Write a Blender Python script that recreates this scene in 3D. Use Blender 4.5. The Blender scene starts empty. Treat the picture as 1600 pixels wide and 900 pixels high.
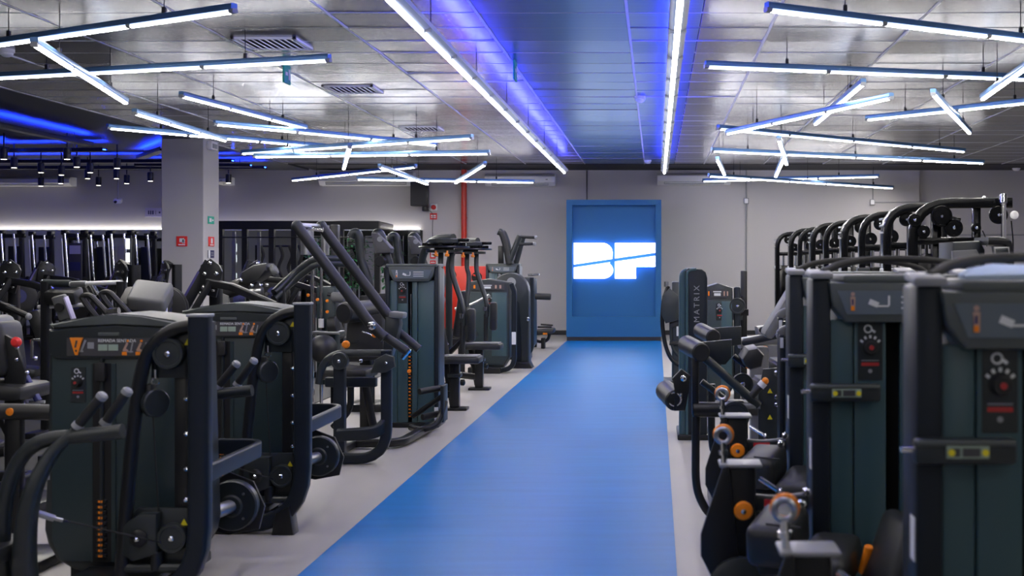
import bpy, bmesh, math, random
from mathutils import Vector, Matrix, Euler
random.seed(7)
S = bpy.context.scene
COL = S.collection
V = Vector
PI = math.pi

# ------------------------------------------------------------------ camera, world, exposure
F = 1850.0
cam_d = bpy.data.cameras.new('camera')
cam = bpy.data.objects.new('camera', cam_d)
COL.objects.link(cam)
cam.location = (0, 0, 1.6)
cam.rotation_euler = (PI/2, 0, 0)
cam_d.sensor_width = 36
cam_d.lens = 36*F/1600
cam_d.shift_x = (800-1025)/1600
cam_d.shift_y = (411-450)/1600
cam_d.clip_start = .1
cam_d.dof.use_dof = True
cam_d.dof.focus_distance = 12.5
cam_d.dof.aperture_fstop = 3.4
S.camera = cam
w = bpy.data.worlds.new('world')
S.world = w
w.use_nodes = True
w.node_tree.nodes['Background'].inputs[0].default_value = (.55, .6, .75, 1)
w.node_tree.nodes['Background'].inputs[1].default_value = .05
S.view_settings.view_transform = 'Standard'
S.view_settings.look = 'None'
S.view_settings.exposure = 0.0
S.view_settings.gamma = 1
TUBE = 75.0        # radiance of the tube lamps
TRUNK = 50.0       # radiance of the two long line lights
BLUE = 48.0        # radiance of the blue strips

def P(px, py, Y):
    return V(((px-1025)/F*Y, Y, 1.6-(py-411)/F*Y))

# ------------------------------------------------------------------ materials
MATS = {}
def mat(name, col, rough=.5, metal=0., bump=0., scale=40., var=0., emit=None, es=0., stretch=None, spec=.5, coat=0.):
    m = bpy.data.materials.new(name)
    m.use_nodes = True
    nt = m.node_tree
    b = nt.nodes['Principled BSDF']
    b.inputs['Base Color'].default_value = (*col, 1)
    b.inputs['Roughness'].default_value = rough
    b.inputs['Metallic'].default_value = metal
    b.inputs['Specular IOR Level'].default_value = spec
    b.inputs['Coat Weight'].default_value = coat
    if emit:
        b.inputs['Emission Color'].default_value = (*emit, 1)
        b.inputs['Emission Strength'].default_value = es
    if bump or var:
        tc = nt.nodes.new('ShaderNodeTexCoord')
        mp = nt.nodes.new('ShaderNodeMapping')
        if stretch:
            mp.inputs['Scale'].default_value = stretch
        nz = nt.nodes.new('ShaderNodeTexNoise')
        nz.inputs['Scale'].default_value = scale
        nz.inputs['Detail'].default_value = 5
        nt.links.new(tc.outputs['Object'], mp.inputs[0])
        nt.links.new(mp.outputs[0], nz.inputs['Vector'])
        if bump:
            bp = nt.nodes.new('ShaderNodeBump')
            bp.inputs['Strength'].default_value = bump
            bp.inputs['Distance'].default_value = .01
            nt.links.new(nz.outputs[0], bp.inputs['Height'])
            nt.links.new(bp.outputs[0], b.inputs['Normal'])
        if var:
            rp = nt.nodes.new('ShaderNodeMapRange')
            rp.inputs['From Min'].default_value = .3
            rp.inputs['From Max'].default_value = .7
            rp.inputs['To Min'].default_value = 1-var
            rp.inputs['To Max'].default_value = 1+var
            mx = nt.nodes.new('ShaderNodeVectorMath')
            mx.operation = 'SCALE'
            mx.inputs[0].default_value = col
            nt.links.new(nz.outputs[0], rp.inputs[0])
            nt.links.new(rp.outputs[0], mx.inputs['Scale'])
            nt.links.new(mx.outputs[0], b.inputs['Base Color'])
    MATS[name] = m
    return m

mat('floor_vinyl', (.365, .35, .332), .42, var=.10, scale=1.3, stretch=(1, .35, 1), bump=.02)
mat('runner_blue', (.001, .14, .43), .38, spec=.25, var=.08, scale=3, stretch=(.4, 3, 1), bump=.04)
mat('rubber_floor', (.028, .029, .032), .7, bump=.15, scale=220, var=.2)
mat('wall_paint', (.54, .525, .525), .8, bump=.02, scale=80, var=.03)
mat('column_paint', (.47, .46, .465), .75, bump=.02, scale=80)
mat('dark_paint', (.02, .021, .025), .6, bump=.03)
mat('room_dark', (.06, .062, .07), .8, bump=.03)
mat('panel_metal', (.34, .34, .332), .25, metal=.86, bump=.003, scale=3, stretch=(.3, 5, 1), var=.08)
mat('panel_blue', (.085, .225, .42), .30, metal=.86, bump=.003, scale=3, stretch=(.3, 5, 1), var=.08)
mat('grid_metal', (.62, .63, .66), .4, metal=.2, bump=.02)
mat('black_ceiling', (.05, .055, .07), .5, bump=.08, scale=4)
mat('gloss_black', (.004, .0045, .0055), .16, spec=.22, bump=.01)
mat('black_metal', (.0125, .0135, .016), .3, spec=.35, bump=.03, scale=300)
mat('blue_black', (.015, .020, .028), .36, spec=.22, bump=.03, scale=300)
mat('graphite', (.022, .028, .031), .38, bump=.04, scale=260)
mat('graphite_light', (.085, .098, .096), .42, bump=.04, scale=260)
mat('teal_panel', (.042, .088, .104), .33, bump=.02, scale=200, var=.03)
mat('teal_dark', (.025, .042, .048), .34, bump=.02, scale=200, var=.03)
mat('slot_black', (.004, .004, .005), .7, bump=.02)
mat('vinyl_pad', (.019, .0205, .022), .42, bump=.12, scale=320)
mat('vinyl_grey', (.16, .165, .165), .45, bump=.12, scale=320)
mat('hood_grey', (.085, .085, .092), .6, bump=.1)
mat('rubber', (.014, .0145, .016), .6, bump=.1, scale=200)
mat('chrome', (.75, .76, .78), .16, metal=1., bump=.01)
mat('steel', (.42, .43, .45), .32, metal=.9, bump=.02)
mat('white_plastic', (.85, .85, .85), .4, bump=.02)
mat('cap_grey', (.30, .31, .32), .4, bump=.02)
mat('orange', (.95, .27, .012), .35, bump=.02)
mat('skin_print', (.5, .32, .25), .5, bump=.01)
mat('yellow', (.85, .72, .02), .5, bump=.02)
mat('red_paint', (.62, .03, .012), .35, bump=.02)
mat('red_label', (.42, .03, .03), .5, bump=.02)
mat('sign_red', (.75, .03, .03), .45, bump=.02)
mat('sign_green', (.0, .36, .25), .45, bump=.02)
mat('sign_violet', (.55, .52, .72), .5, bump=.02)
mat('accent_violet', (.06, .05, .20), .4, bump=.02)
mat('bar_white', (.72, .72, .74), .35, metal=.3, bump=.01)
mat('navy', (.03, .035, .13), .5, bump=.02)
mat('label_dark', (.055, .055, .062), .4, bump=.02)
mat('label_grey', (.12, .15, .18), .35, bump=.02)
mat('print_white', (.72, .74, .76), .5, bump=.01)
mat('print_grey', (.28, .29, .31), .5, bump=.01)
mat('lcd_green', (.33, .42, .34), .3, bump=.01)
mat('sign_blue', (.008, .125, .32), .55, bump=.04, scale=60, var=.04)
mat('cloth_blue', (.55, .68, .85), .9, bump=.3, scale=60)
mat('mirror', (.62, .66, .66), .03, metal=1., bump=.004, scale=2)
mat('glass_dark', (.02, .025, .028), .08, bump=.004)
mat('lamp_body', (.11, .24, .46), .35, metal=.4, bump=.02)
mat('tube_glow', (.9, .92, 1), .4, emit=(1, .97, .93), es=TUBE, bump=.01)
mat('trunk_glow', (.9, .92, 1), .4, emit=(1, .98, .95), es=TRUNK, bump=.01)
mat('blue_glow', (.05, .05, 1), .4, emit=(.03, .035, 1.0), es=BLUE, bump=.01)
mat('zone_glow', (.05, .05, 1), .4, emit=(.006, .03, 1.0), es=150, bump=.01)
mat('logo_glow', (1, 1, 1), .4, emit=(.93, .97, 1.0), es=3.2, bump=.01)
mat('halo_glow', (.1, .2, 1), .4, emit=(.05, .26, 1.0), es=7, bump=.01)
mat('strip_glow', (1, .97, .9), .4, emit=(1, .95, .88), es=6, bump=.01)
mat('cove_glow', (1, .97, .9), .4, emit=(1, .96, .88), es=1.6, bump=.01)
mat('spot_glow', (1, .97, .9), .4, emit=(1, .9, .75), es=6, bump=.01)
mat('leaf', (.05, .27, .09), .5, bump=.1, var=.3)
def led_tube(m, top, side, down, low):
    # LED tube: the strip faces down, so the diffuser is brightest underneath and dim on its flanks
    nt = m.node_tree
    b = nt.nodes['Principled BSDF']
    g = nt.nodes.new('ShaderNodeNewGeometry')
    d = nt.nodes.new('ShaderNodeVectorMath')
    d.operation = 'DOT_PRODUCT'
    d.inputs[1].default_value = (0, 0, -1)
    nt.links.new(g.outputs['Normal'], d.inputs[0])
    r = nt.nodes.new('ShaderNodeValToRGB')
    e = r.color_ramp.elements
    e[0].position, e[0].color = .0, (*top, 1)
    e[1].position, e[1].color = 1., (*down, 1)
    k = e.new(.12)
    k.color = (*side, 1)
    k = e.new(.45)
    k.color = (*low, 1)
    nt.links.new(d.outputs['Value'], r.inputs[0])
    nt.links.new(r.outputs[0], b.inputs['Emission Color'])
led_tube(MATS['tube_glow'], (.014, .018, .028), (.026, .034, .056), (1.0, .94, .86), (.31, .305, .32))
led_tube(MATS['trunk_glow'], (.014, .018, .028), (.028, .032, .044), (1.0, .95, .88), (.32, .315, .315))
mat('clear_panel', (.6, .62, .64), .25, bump=.02)

# ------------------------------------------------------------------ mesh helpers
def fillet(pts, r, k=6):
    pts = [V(p) for p in pts]
    out = [pts[0]]
    for i in range(1, len(pts)-1):
        a, b, c = pts[i-1], pts[i], pts[i+1]
        u, v = (a-b), (c-b)
        lu, lv = u.length, v.length
        if lu < 1e-6 or lv < 1e-6:
            continue
        u, v = u/lu, v/lv
        ang = u.angle(v)
        if ang > PI-.02:
            out.append(b)
            continue
        d = min(r/math.tan(ang/2), lu*.49, lv*.49)
        p0, p1 = b+u*d, b+v*d
        for j in range(k+1):
            t = j/k
            out.append(p0*(1-t)**2 + b*2*t*(1-t) + p1*t*t)
    out.append(pts[-1])
    return out

def smooth(pts, k=5):
    pts = [V(p) for p in pts]
    q = [pts[0]*2-pts[1]] + pts + [pts[-1]*2-pts[-2]]
    out = []
    for i in range(1, len(q)-2):
        for j in range(k):
            t = j/k
            a, b, c, d = q[i-1], q[i], q[i+1], q[i+2]
            out.append(.5*((2*b)+(c-a)*t+(2*a-5*b+4*c-d)*t*t+(3*b-a-3*c+d)*t**3))
    out.append(pts[-1])
    return out

def rrect(w_, h_, r, k=3):
    out = []
    for cx, cy, a0 in ((w_/2-r, h_/2-r, 0), (-w_/2+r, h_/2-r, 90), (-w_/2+r, -h_/2+r, 180), (w_/2-r, -h_/2+r, 270)):
        for j in range(k+1):
            a = math.radians(a0+90*j/k)
            out.append((cx+r*math.cos(a), cy+r*math.sin(a)))
    return out

class B:
    def __init__(s):
        s.bm = bmesh.new()
    def _bev(s, verts, bev, seg):
        if bev > 0:
            es = list({e for v in verts for e in v.link_edges})
            bmesh.ops.bevel(s.bm, geom=es, offset=bev, segments=seg, affect='EDGES', profile=.5, clamp_overlap=True)
    def box(s, c, size, rot=(0, 0, 0), bev=0., seg=2):
        M = Matrix.Translation(V(c)) @ Euler(rot).to_matrix().to_4x4() @ Matrix.Diagonal((*size, 1))
        r = bmesh.ops.create_cube(s.bm, size=1, matrix=M)
        s._bev(r['verts'], bev, seg)
        return s
    def bx(s, x0, x1, y0, y1, z0, z1, bev=0., seg=2):
        return s.box(((x0+x1)/2, (y0+y1)/2, (z0+z1)/2), (abs(x1-x0), abs(y1-y0), abs(z1-z0)), bev=bev, seg=seg)
    def rings(s, rings, closed=False, cap=True):
        vr = [[s.bm.verts.new(p) for p in r] for r in rings]
        n = len(vr[0])
        m = len(vr)
        for i in range(m if closed else m-1):
            a, b = vr[i], vr[(i+1) % m]
            for j in range(n):
                s.bm.faces.new((a[j], a[(j+1) % n], b[(j+1) % n], b[j]))
        if cap and not closed:
            s.bm.faces.new(vr[0][::-1])
            s.bm.faces.new(vr[-1])
        return s
    def cyl(s, p0, p1, r, r2=None, n=16, ch=0.):
        p0, p1 = V(p0), V(p1)
        r2 = r if r2 is None else r2
        d = (p1-p0).normalized()
        a = d.orthogonal().normalized()
        b = d.cross(a)
        R = []
        prof = [(p0, r), (p1, r2)]
        if ch:
            prof = [(p0, r-ch), (p0+d*ch, r), (p1-d*ch, r2), (p1, r2-ch)]
        for p, q in prof:
            R.append([p+(a*math.cos(2*PI*j/n)+b*math.sin(2*PI*j/n))*q for j in range(n)])
        return s.rings(R)
    def lathe(s, prof, o, axis=(0, -1, 0), n=20):
        o, d = V(o), V(axis).normalized()
        a = d.orthogonal().normalized()
        b = d.cross(a)
        R = [[o+d*h+(a*math.cos(2*PI*j/n)+b*math.sin(2*PI*j/n))*max(q, 1e-4) for j in range(n)] for q, h in prof]
        return s.rings(R)
    def sweep(s, pts, w_, h_=None, fil=0., up=(0, 0, 1), n=10, cr=None, closed=False, taper=None):
        pts = fillet(pts, fil) if fil else [V(p) for p in pts]
        sec = [(w_/2*math.cos(2*PI*j/n), w_/2*math.sin(2*PI*j/n)) for j in range(n)] if h_ is None else rrect(w_, h_, cr or min(w_, h_)*.25)
        m = len(pts)
        R = []
        up = V(up)
        prev = None
        for i in range(m):
            if closed:
                t = (pts[(i+1) % m]-pts[i-1]).normalized()
            else:
                t = (pts[min(i+1, m-1)]-pts[max(i-1, 0)]).normalized()
            if prev is None:
                sd = t.cross(up)
                if sd.length < 1e-3:
                    sd = t.cross(V((0, 1, 0)))
                    if sd.length < 1e-3:
                        sd = t.cross(V((1, 0, 0)))
                sd.normalize()
            else:
                sd = (prev - t*prev.dot(t)).normalized()
            prev = sd
            u = sd.cross(t)
            k = 1 if taper is None else taper[0]+(taper[1]-taper[0])*i/(m-1)
            R.append([pts[i]+sd*x*k+u*y*k for x, y in sec])
        return s.rings(R, closed=closed)
    def prism(s, poly, plane, a, b, bev=0., seg=2):
        f = {'xz': lambda p, t: (p[0], t, p[1]), 'xy': lambda p, t: (p[0], p[1], t), 'yz': lambda p, t: (t, p[0], p[1])}[plane]
        A = [s.bm.verts.new(f(p, a)) for p in poly]
        C = [s.bm.verts.new(f(p, b)) for p in poly]
        n = len(poly)
        s.bm.faces.new(A)
        s.bm.faces.new(C[::-1])
        for i in range(n):
            s.bm.faces.new((A[(i+1) % n], A[i], C[i], C[(i+1) % n]))
        if bev:
            cap = set(A+C)
            es = [e for e in {e for v in A+C for e in v.link_edges} if (e.verts[0] in A) == (e.verts[1] in A)]
            bmesh.ops.bevel(s.bm, geom=es, offset=bev, segments=seg, affect='EDGES', profile=.5, clamp_overlap=True)
        return s
    def ball(s, c, r, sc=(1, 1, 1), n=14):
        bmesh.ops.create_uvsphere(s.bm, u_segments=n, v_segments=max(6, n//2), radius=r, matrix=Matrix.Translation(V(c)) @ Matrix.Diagonal((*sc, 1)))
        return s
    def torus(s, c, R, r, axis=(0, 1, 0), n=18, k=8):
        c, d = V(c), V(axis).normalized()
        a = d.orthogonal().normalized()
        b = d.cross(a)
        rr = []
        for i in range(n):
            t = 2*PI*i/n
            e = a*math.cos(t)+b*math.sin(t)
            rr.append([c+e*(R+r*math.cos(2*PI*j/k))+d*r*math.sin(2*PI*j/k) for j in range(k)])
        return s.rings(rr, closed=True)
    def mesh(s, name, off):
        bm = s.bm
        bmesh.ops.recalc_face_normals(bm, faces=bm.faces)
        if off is not None:
            bmesh.ops.translate(bm, verts=bm.verts, vec=-off)
        for f in bm.faces:
            f.smooth = True
        for e in bm.edges:
            if len(e.link_faces) == 2 and e.calc_face_angle(0) > .6:
                e.smooth = False
        me = bpy.data.meshes.new(name)
        bm.to_mesh(me)
        bm.free()
        return me

def root_loc(o):
    while o.parent:
        o = o.parent
    return o.location.copy()

def part(name, b, m, parent, label=None):
    me = b.mesh(name, root_loc(parent))
    me.materials.append(MATS[m])
    o = bpy.data.objects.new(name, me)
    COL.objects.link(o)
    o.parent = parent
    if label:
        o['label'] = label
    return o

def thing(name, label, cat, loc, group=None):
    o = bpy.data.objects.new(name, None)
    o.empty_display_size = .1
    COL.objects.link(o)
    o.location = loc
    o['label'] = label
    o['category'] = cat
    if group:
        o['group'] = group
    return o

def solo(name, b, m, label, cat, loc, group=None):
    loc = V(loc)
    me = b.mesh(name, loc)
    me.materials.append(MATS[m])
    o = bpy.data.objects.new(name, me)
    COL.objects.link(o)
    o.location = loc
    o['label'] = label
    o['category'] = cat
    if group:
        o['group'] = group
    return o

def struct(name, b, m, parent=None):
    me = b.mesh(name, None if parent is None else root_loc(parent))
    me.materials.append(MATS[m])
    o = bpy.data.objects.new(name, me)
    COL.objects.link(o)
    if parent is None:
        o['kind'] = 'structure'
    else:
        o.parent = parent
    return o

def inst(name, me, loc, parent, rot=(0, 0, 0)):
    o = bpy.data.objects.new(name, me)
    COL.objects.link(o)
    o.parent = parent
    o.location = loc
    o.rotation_euler = rot
    return o

def dup(o, shift=(0, 0, 0), label=None, parent=None, loc=None, rotz=None):
    c = o.copy()
    COL.objects.link(c)
    if parent is not None:
        c.parent = parent
    else:
        c.location = (o.location+V(shift)) if loc is None else V(loc)
        if rotz is not None:
            c.rotation_euler.z = rotz
    if label:
        c['label'] = label
    for ch in list(o.children):
        dup(ch, parent=c)
    return c

def text(name, body, size, loc, m, parent=None, rot=(PI/2, 0, 0), ext=.002, align='CENTER', space=1.0):
    cu = bpy.data.curves.new(name, 'FONT')
    cu.body = body
    cu.size = size
    cu.extrude = ext
    cu.align_x = align
    cu.align_y = 'CENTER'
    cu.space_character = space
    t = bpy.data.objects.new(name, cu)
    me = bpy.data.meshes.new_from_object(t)
    bpy.data.objects.remove(t)
    me.materials.clear()
    me.materials.append(MATS[m])
    o = bpy.data.objects.new(name, me)
    COL.objects.link(o)
    o.rotation_euler = rot
    if parent is not None:
        o.parent = parent
        o.location = V(loc)-root_loc(parent)
    else:
        o.location = loc
    return o

# ------------------------------------------------------------------ the room
CZ = 3.683
WY = 26.4
XL, XR = -16.0, 8.3
YB = -7.0
GX0, GY0, TW, TD = -.24, 10.48, 1.25, .625
floor = struct('floor', B().bx(XL-.2, XR+.2, YB-.2, WY+.6, -.1, 0), 'floor_vinyl')
struct('trim_1', B().bx(-1.83, .108, -6, 24.28, -.02, .006), 'runner_blue')          # blue runner
struct('trim_2', B().bx(XL, -3.88, YB, 25.2, -.02, .008), 'rubber_floor')              # black rubber floor zone
struct('wall_back', B().bx(XL-.2, 5.87, WY, WY+.15, 0, CZ+.2).bx(5.82, XR+.2, WY+.15, WY+.45, 0, CZ+.2).bx(5.72, 5.87, WY+.1, WY+.3, 0, CZ+.2), 'wall_paint')
struct('wall_left', B().bx(XL-.2, XL, YB, WY+.1, 0, CZ+.2), 'wall_paint')
struct('wall_right', B().bx(XR, XR+.2, YB, WY+.4, 0, CZ+.2), 'wall_paint')
struct('wall_front', B().bx(XL-.2, XR+.2, YB-.2, YB, 0, CZ+.2), 'wall_paint')
struct('baseboard_back', B().bx(-5.4, 5.8, WY-.02, WY+.01, 0, .10, bev=.004), 'dark_paint')
ceil = struct('ceiling', B().bx(XL-.2, XR+.2, YB-.2, WY+.5, CZ+.03, CZ+.2), 'room_dark')
struct('trim_3', B().bx(-7.6, XR, 24.86, WY, CZ-.012, CZ+.03), 'dark_paint')           # black strip before the back wall
struct('trim_4', B().bx(XL, -7.74, YB, WY, CZ-.015, CZ+.03), 'black_ceiling')           # black ceiling of the spot-lit zone
# ceiling panels
tm = B().box((0, 0, .012), (TW-.022, TD-.014, .024), bev=.004, seg=1).mesh('ceiling_tile', None)
tm.materials.append(MATS['panel_metal'])
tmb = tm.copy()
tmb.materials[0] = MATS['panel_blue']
hw = TW/2
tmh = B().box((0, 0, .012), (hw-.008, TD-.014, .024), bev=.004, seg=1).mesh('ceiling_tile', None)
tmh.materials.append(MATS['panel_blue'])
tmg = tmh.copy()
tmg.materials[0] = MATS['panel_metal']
tiles = []
rest, restb = B(), B()
for i in range(-6, 7):
    for j in range(-28, 23):
        x0, y0 = GX0+TW*i, GY0+TD*j
        cx, cy = x0+TW/2, y0+TD/2
        if cy > 24.8:
            continue
        px = 1025+cx/cy*F if cy > 3 else -9999
        vis = cy > 8.2 and -120 < px < 1720
        tiles.append((0 if vis else 1, cy, cx))
tiles.sort()
for n, (a, cy, cx) in enumerate(tiles):
    rx, ry = random.gauss(0, .009), random.gauss(0, .003)
    if a == 0 and n < 270:
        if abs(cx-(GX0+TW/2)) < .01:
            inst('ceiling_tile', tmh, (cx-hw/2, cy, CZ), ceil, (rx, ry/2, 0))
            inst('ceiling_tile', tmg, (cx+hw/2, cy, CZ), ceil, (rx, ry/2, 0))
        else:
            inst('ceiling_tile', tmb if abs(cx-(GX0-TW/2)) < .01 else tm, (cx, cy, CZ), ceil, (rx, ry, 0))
    else:
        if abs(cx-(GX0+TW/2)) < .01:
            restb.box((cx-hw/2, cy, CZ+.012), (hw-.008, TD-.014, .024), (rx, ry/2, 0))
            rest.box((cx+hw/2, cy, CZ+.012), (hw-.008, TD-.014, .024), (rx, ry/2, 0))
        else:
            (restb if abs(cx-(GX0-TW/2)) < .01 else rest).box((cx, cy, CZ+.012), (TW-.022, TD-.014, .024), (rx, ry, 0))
r_ = struct('ceiling_tile_field', rest, 'panel_metal', ceil)
r_['kind'] = 'stuff'
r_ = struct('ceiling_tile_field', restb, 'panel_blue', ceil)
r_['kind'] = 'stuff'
for i in range(-6, 8):
    x = GX0+TW*i
    struct('grid_runner', B().bx(x-.012, x+.012, YB, 24.86, CZ-.006, CZ+.01), 'grid_metal', ceil)
for j in range(-4, 23):
    y = GY0+TD*j
    if y < 24.8:
        struct('grid_crossbar', B().bx(-7.74, XR, y-.0045, y+.0045, CZ-.003, CZ+.01), 'grid_metal' if j % 3 else 'steel', ceil)

# column
colm = struct('trim_5', B().bx(-8.23, -7.53, 19.7, 20.4, 0, CZ+.03, bev=.01, seg=1), 'column_paint')
# mirror on the back wall with its light strip
struct('trim_6', B().bx(XL+.1, -5.25, WY-.025, WY-.002, .15, 2.33), 'mirror')
struct('trim_7', B().bx(XL+.1, -5.25, WY-.10, WY-.03, 2.345, 2.365), 'strip_glow')
struct('trim_9', B().bx(XL+.1, -5.25, WY-.11, WY-.002, 2.325, 2.345), 'white_plastic')
struct('trim_8', B().bx(-5.25, -5.2, WY-.04, WY-.002, .15, 2.33), 'black_metal')

struct('trim_10', B().bx(XL+.3, -1.0, YB, YB+.06, 2.95, 3.25), 'cove_glow')            # lit cornice on the opposite wall, seen in the mirror

# ------------------------------------------------------------------ lamps
def tube_light(a, b, H, label, mods=(), warm=False):
    pa = V(((a[0]-1025)*H/(411-a[1]), H*F/(411-a[1]), 1.6+H))
    pb = V(((b[0]-1025)*H/(411-b[1]), H*F/(411-b[1]), 1.6+H))
    c = (pa+pb)/2
    T = thing('tube_light', label, 'lamp', (c.x, c.y, CZ), 'hanging tube lamps')
    d = (pb-pa)
    L = d.length
    d.normalize()
    n = max(2, round(L/1.18))
    part('housing', B().sweep([pa+V((0, 0, .032)), pb+V((0, 0, .032))], .058, .046, cr=.008), 'lamp_body', T)
    for k in range(n):
        q0 = pa+d*(L*k/n+.025)
        q1 = pa+d*(L*(k+1)/n-.025)
        part('tube', B().sweep([q0, q1], .046, .034, cr=.015), 'tube_glow', T)
    for k in range(n+1):
        q = pa+d*min(max(L*k/n, .012), L-.012)
        part('end_cap' if k in (0, n) else 'joint', B().sweep([q-d*.022, q+d*.022], .05, .036, cr=.01), 'cap_grey', T)
    for t in ((.22, .78) if L < 5 else (.12, .5, .88)):
        q = pa+d*L*t
        h = part('hanger', B().cyl(q+V((0, 0, .05)), (q.x, q.y, CZ), .004, n=6), 'black_metal', T)
        part('clamp', B().box(q+V((0, 0, .075)), (.03, .03, .06), bev=.004, seg=1), 'black_metal', h)
    return T
LAMPS = [
 ((-70, 80), (366, 17), 1.80, 'large tube lamp crossing the top left corner, nearest of the left lamps'),
 ((53, 69), (197, 161), 1.66, 'steep tube lamp slanting down across the second left lamp'),
 ((-40, 124), (515, 94), 1.80, 'long tube lamp second from the top left, under the first ceiling vent'),
 ((283, 150), (478, 201), 1.82, 'tube lamp slanting down to the right above the column, topmost of its cluster'),
 ((335, 194), (682, 227), 1.74, 'long tube lamp from right of the column top towards the third ceiling vent'),
 ((210, 177), (352, 220), 1.66, 'short tube lamp slanting in front of the column top'),
 ((168, 200), (507, 230), 1.76, 'long tube lamp passing in front of the column top, reaching the dark zone'),
 ((378, 240), (738, 216), 1.66, 'tube lamp rising gently to the right across the middle left cluster'),
 ((397, 245), (765, 240), 1.57, 'almost level tube lamp at the bottom of the middle left cluster'),
 ((547, 230), (537, 264), 1.47, 'tube lamp seen nearly end-on below the middle left cluster'),
 ((457, 282), (650, 261), 1.70, 'tube lamp rising to the right in front of the left air conditioner'),
 ((593, 261), (668, 288), 1.55, 'tube lamp slanting down to the black wall speaker'),
 ((557, 280), (835, 285), 1.66, 'level tube lamp nearest the back wall on the left, crossing the red pipe'),
 ((758, 257), (712, 286), 1.58, 'tube lamp slanting across the red pipe'),
 ((1198, 15), (1690, 74), 1.80, 'large tube lamp crossing the top right corner'),
 ((1102, 104), (1650, 126), 1.82, 'long level tube lamp second from the top right'),
 ((1535, 155), (1670, 58), 1.68, 'steep tube lamp at the right edge in front of the long level one'),
 ((1349, 131), (1274, 194), 1.78, 'steep tube lamp behind the long rising one on the right'),
 ((1393, 153), (1136, 209), 1.68, 'long tube lamp rising to the right, crossing a steep one at its middle'),
 ((1122, 201), (1507, 237), 1.78, 'tube lamp falling gently to the right, third from the back on the right'),
 ((1112, 236), (1537, 255), 1.66, 'longest level tube lamp in the back right cluster'),
 ((1458, 147), (1515, 208), 1.68, 'steep tube lamp crossing the one that runs off the right edge'),
 ((1354, 187), (1660, 155), 1.78, 'tube lamp rising to the right edge behind a steep crossing one'),
 ((1217, 218), (1229, 257), 1.56, 'short-looking tube lamp seen end-on across the longest back right lamp'),
 ((1225, 247), (1212, 276), 1.45, 'small end-on tube lamp just below another end-on one at back right'),
 ((1121, 250), (1132, 273), 1.54, 'small end-on tube lamp right beside the right line light'),
 ((1107, 275), (1395, 294), 1.64, 'lowest tube lamp against the back wall on the right'),
 ((1098, 283), (1374, 276), 1.74, 'level tube lamp against the back wall on the right, crossing the lowest one'),
]
for a, b, H, lab in LAMPS:
    tube_light(a, b, H, lab)

for k, (a, b) in enumerate((((-6.5, 2.0), (-2.6, 4.6)), ((-5.6, -3.6), (-1.9, -2.2)), ((-3.0, 0.4), (-6.4, -1.0)), ((1.2, 4.4), (4.9, 3.0)), ((1.6, .6), (5.2, 1.6)), ((1.0, -3.0), (4.5, -4.0)), ((-2.1, 6.6), (-5.6, 6.3)), ((1.6, 6.4), (4.6, 6.9)))):  # unseen tube lamps added outside the view to brighten the foreground
    H_ = 1.78
    tube_light((1025+a[0]/a[1]*F, 411-H_*F/a[1]), (1025+b[0]/b[1]*F, 411-H_*F/b[1]), H_, 'added tube lamp out of the picture, lighting the near part of the room')
def line_light(xc, y0, y1, label):
    z = 1.6+1.78
    T = thing('line_light', label, 'lamp', (xc, (y0+y1)/2, CZ), 'long line lights over the aisle')
    part('housing', B().bx(xc-.07, xc+.07, y0, y1, z+.03, z+.075, bev=.006, seg=1), 'white_plastic', T)
    part('reflector', B().prism([(xc-.07, z+.03), (xc+.07, z+.03), (xc+.035, z+.012), (xc-.035, z+.012)], 'xz', y0, y1), 'clear_panel', T)
    n = round((y1-y0)/1.2)
    for k in range(n):
        a = y0+(y1-y0)*k/n
        b = y0+(y1-y0)*(k+1)/n
        part('tube', B().cyl((xc, a+.03, z), (xc, b-.03, z), .024, n=10), 'trunk_glow', T)
        part('bracket', B().bx(xc-.07, xc+.07, a-.012, a+.012, z-.004, z+.03), 'cap_grey', T)
        if k % 2 == 0:
            part('hanger', B().cyl((xc+.03, a+.2, z+.07), (xc+.03, a+.2, CZ), .005, n=6), 'black_metal', T)
    part('blue_strip', B().bx(xc-.035, xc+.035, y0+.1, y1-.05, z+.078, z+.09), 'blue_glow', T)
line_light(-1.80, 2.0, 23.3, 'long white line light with a blue glow above, over the runner left edge')
line_light(.165, 2.0, 23.4, 'long white line light with a blue glow above, over the runner right edge')

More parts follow.
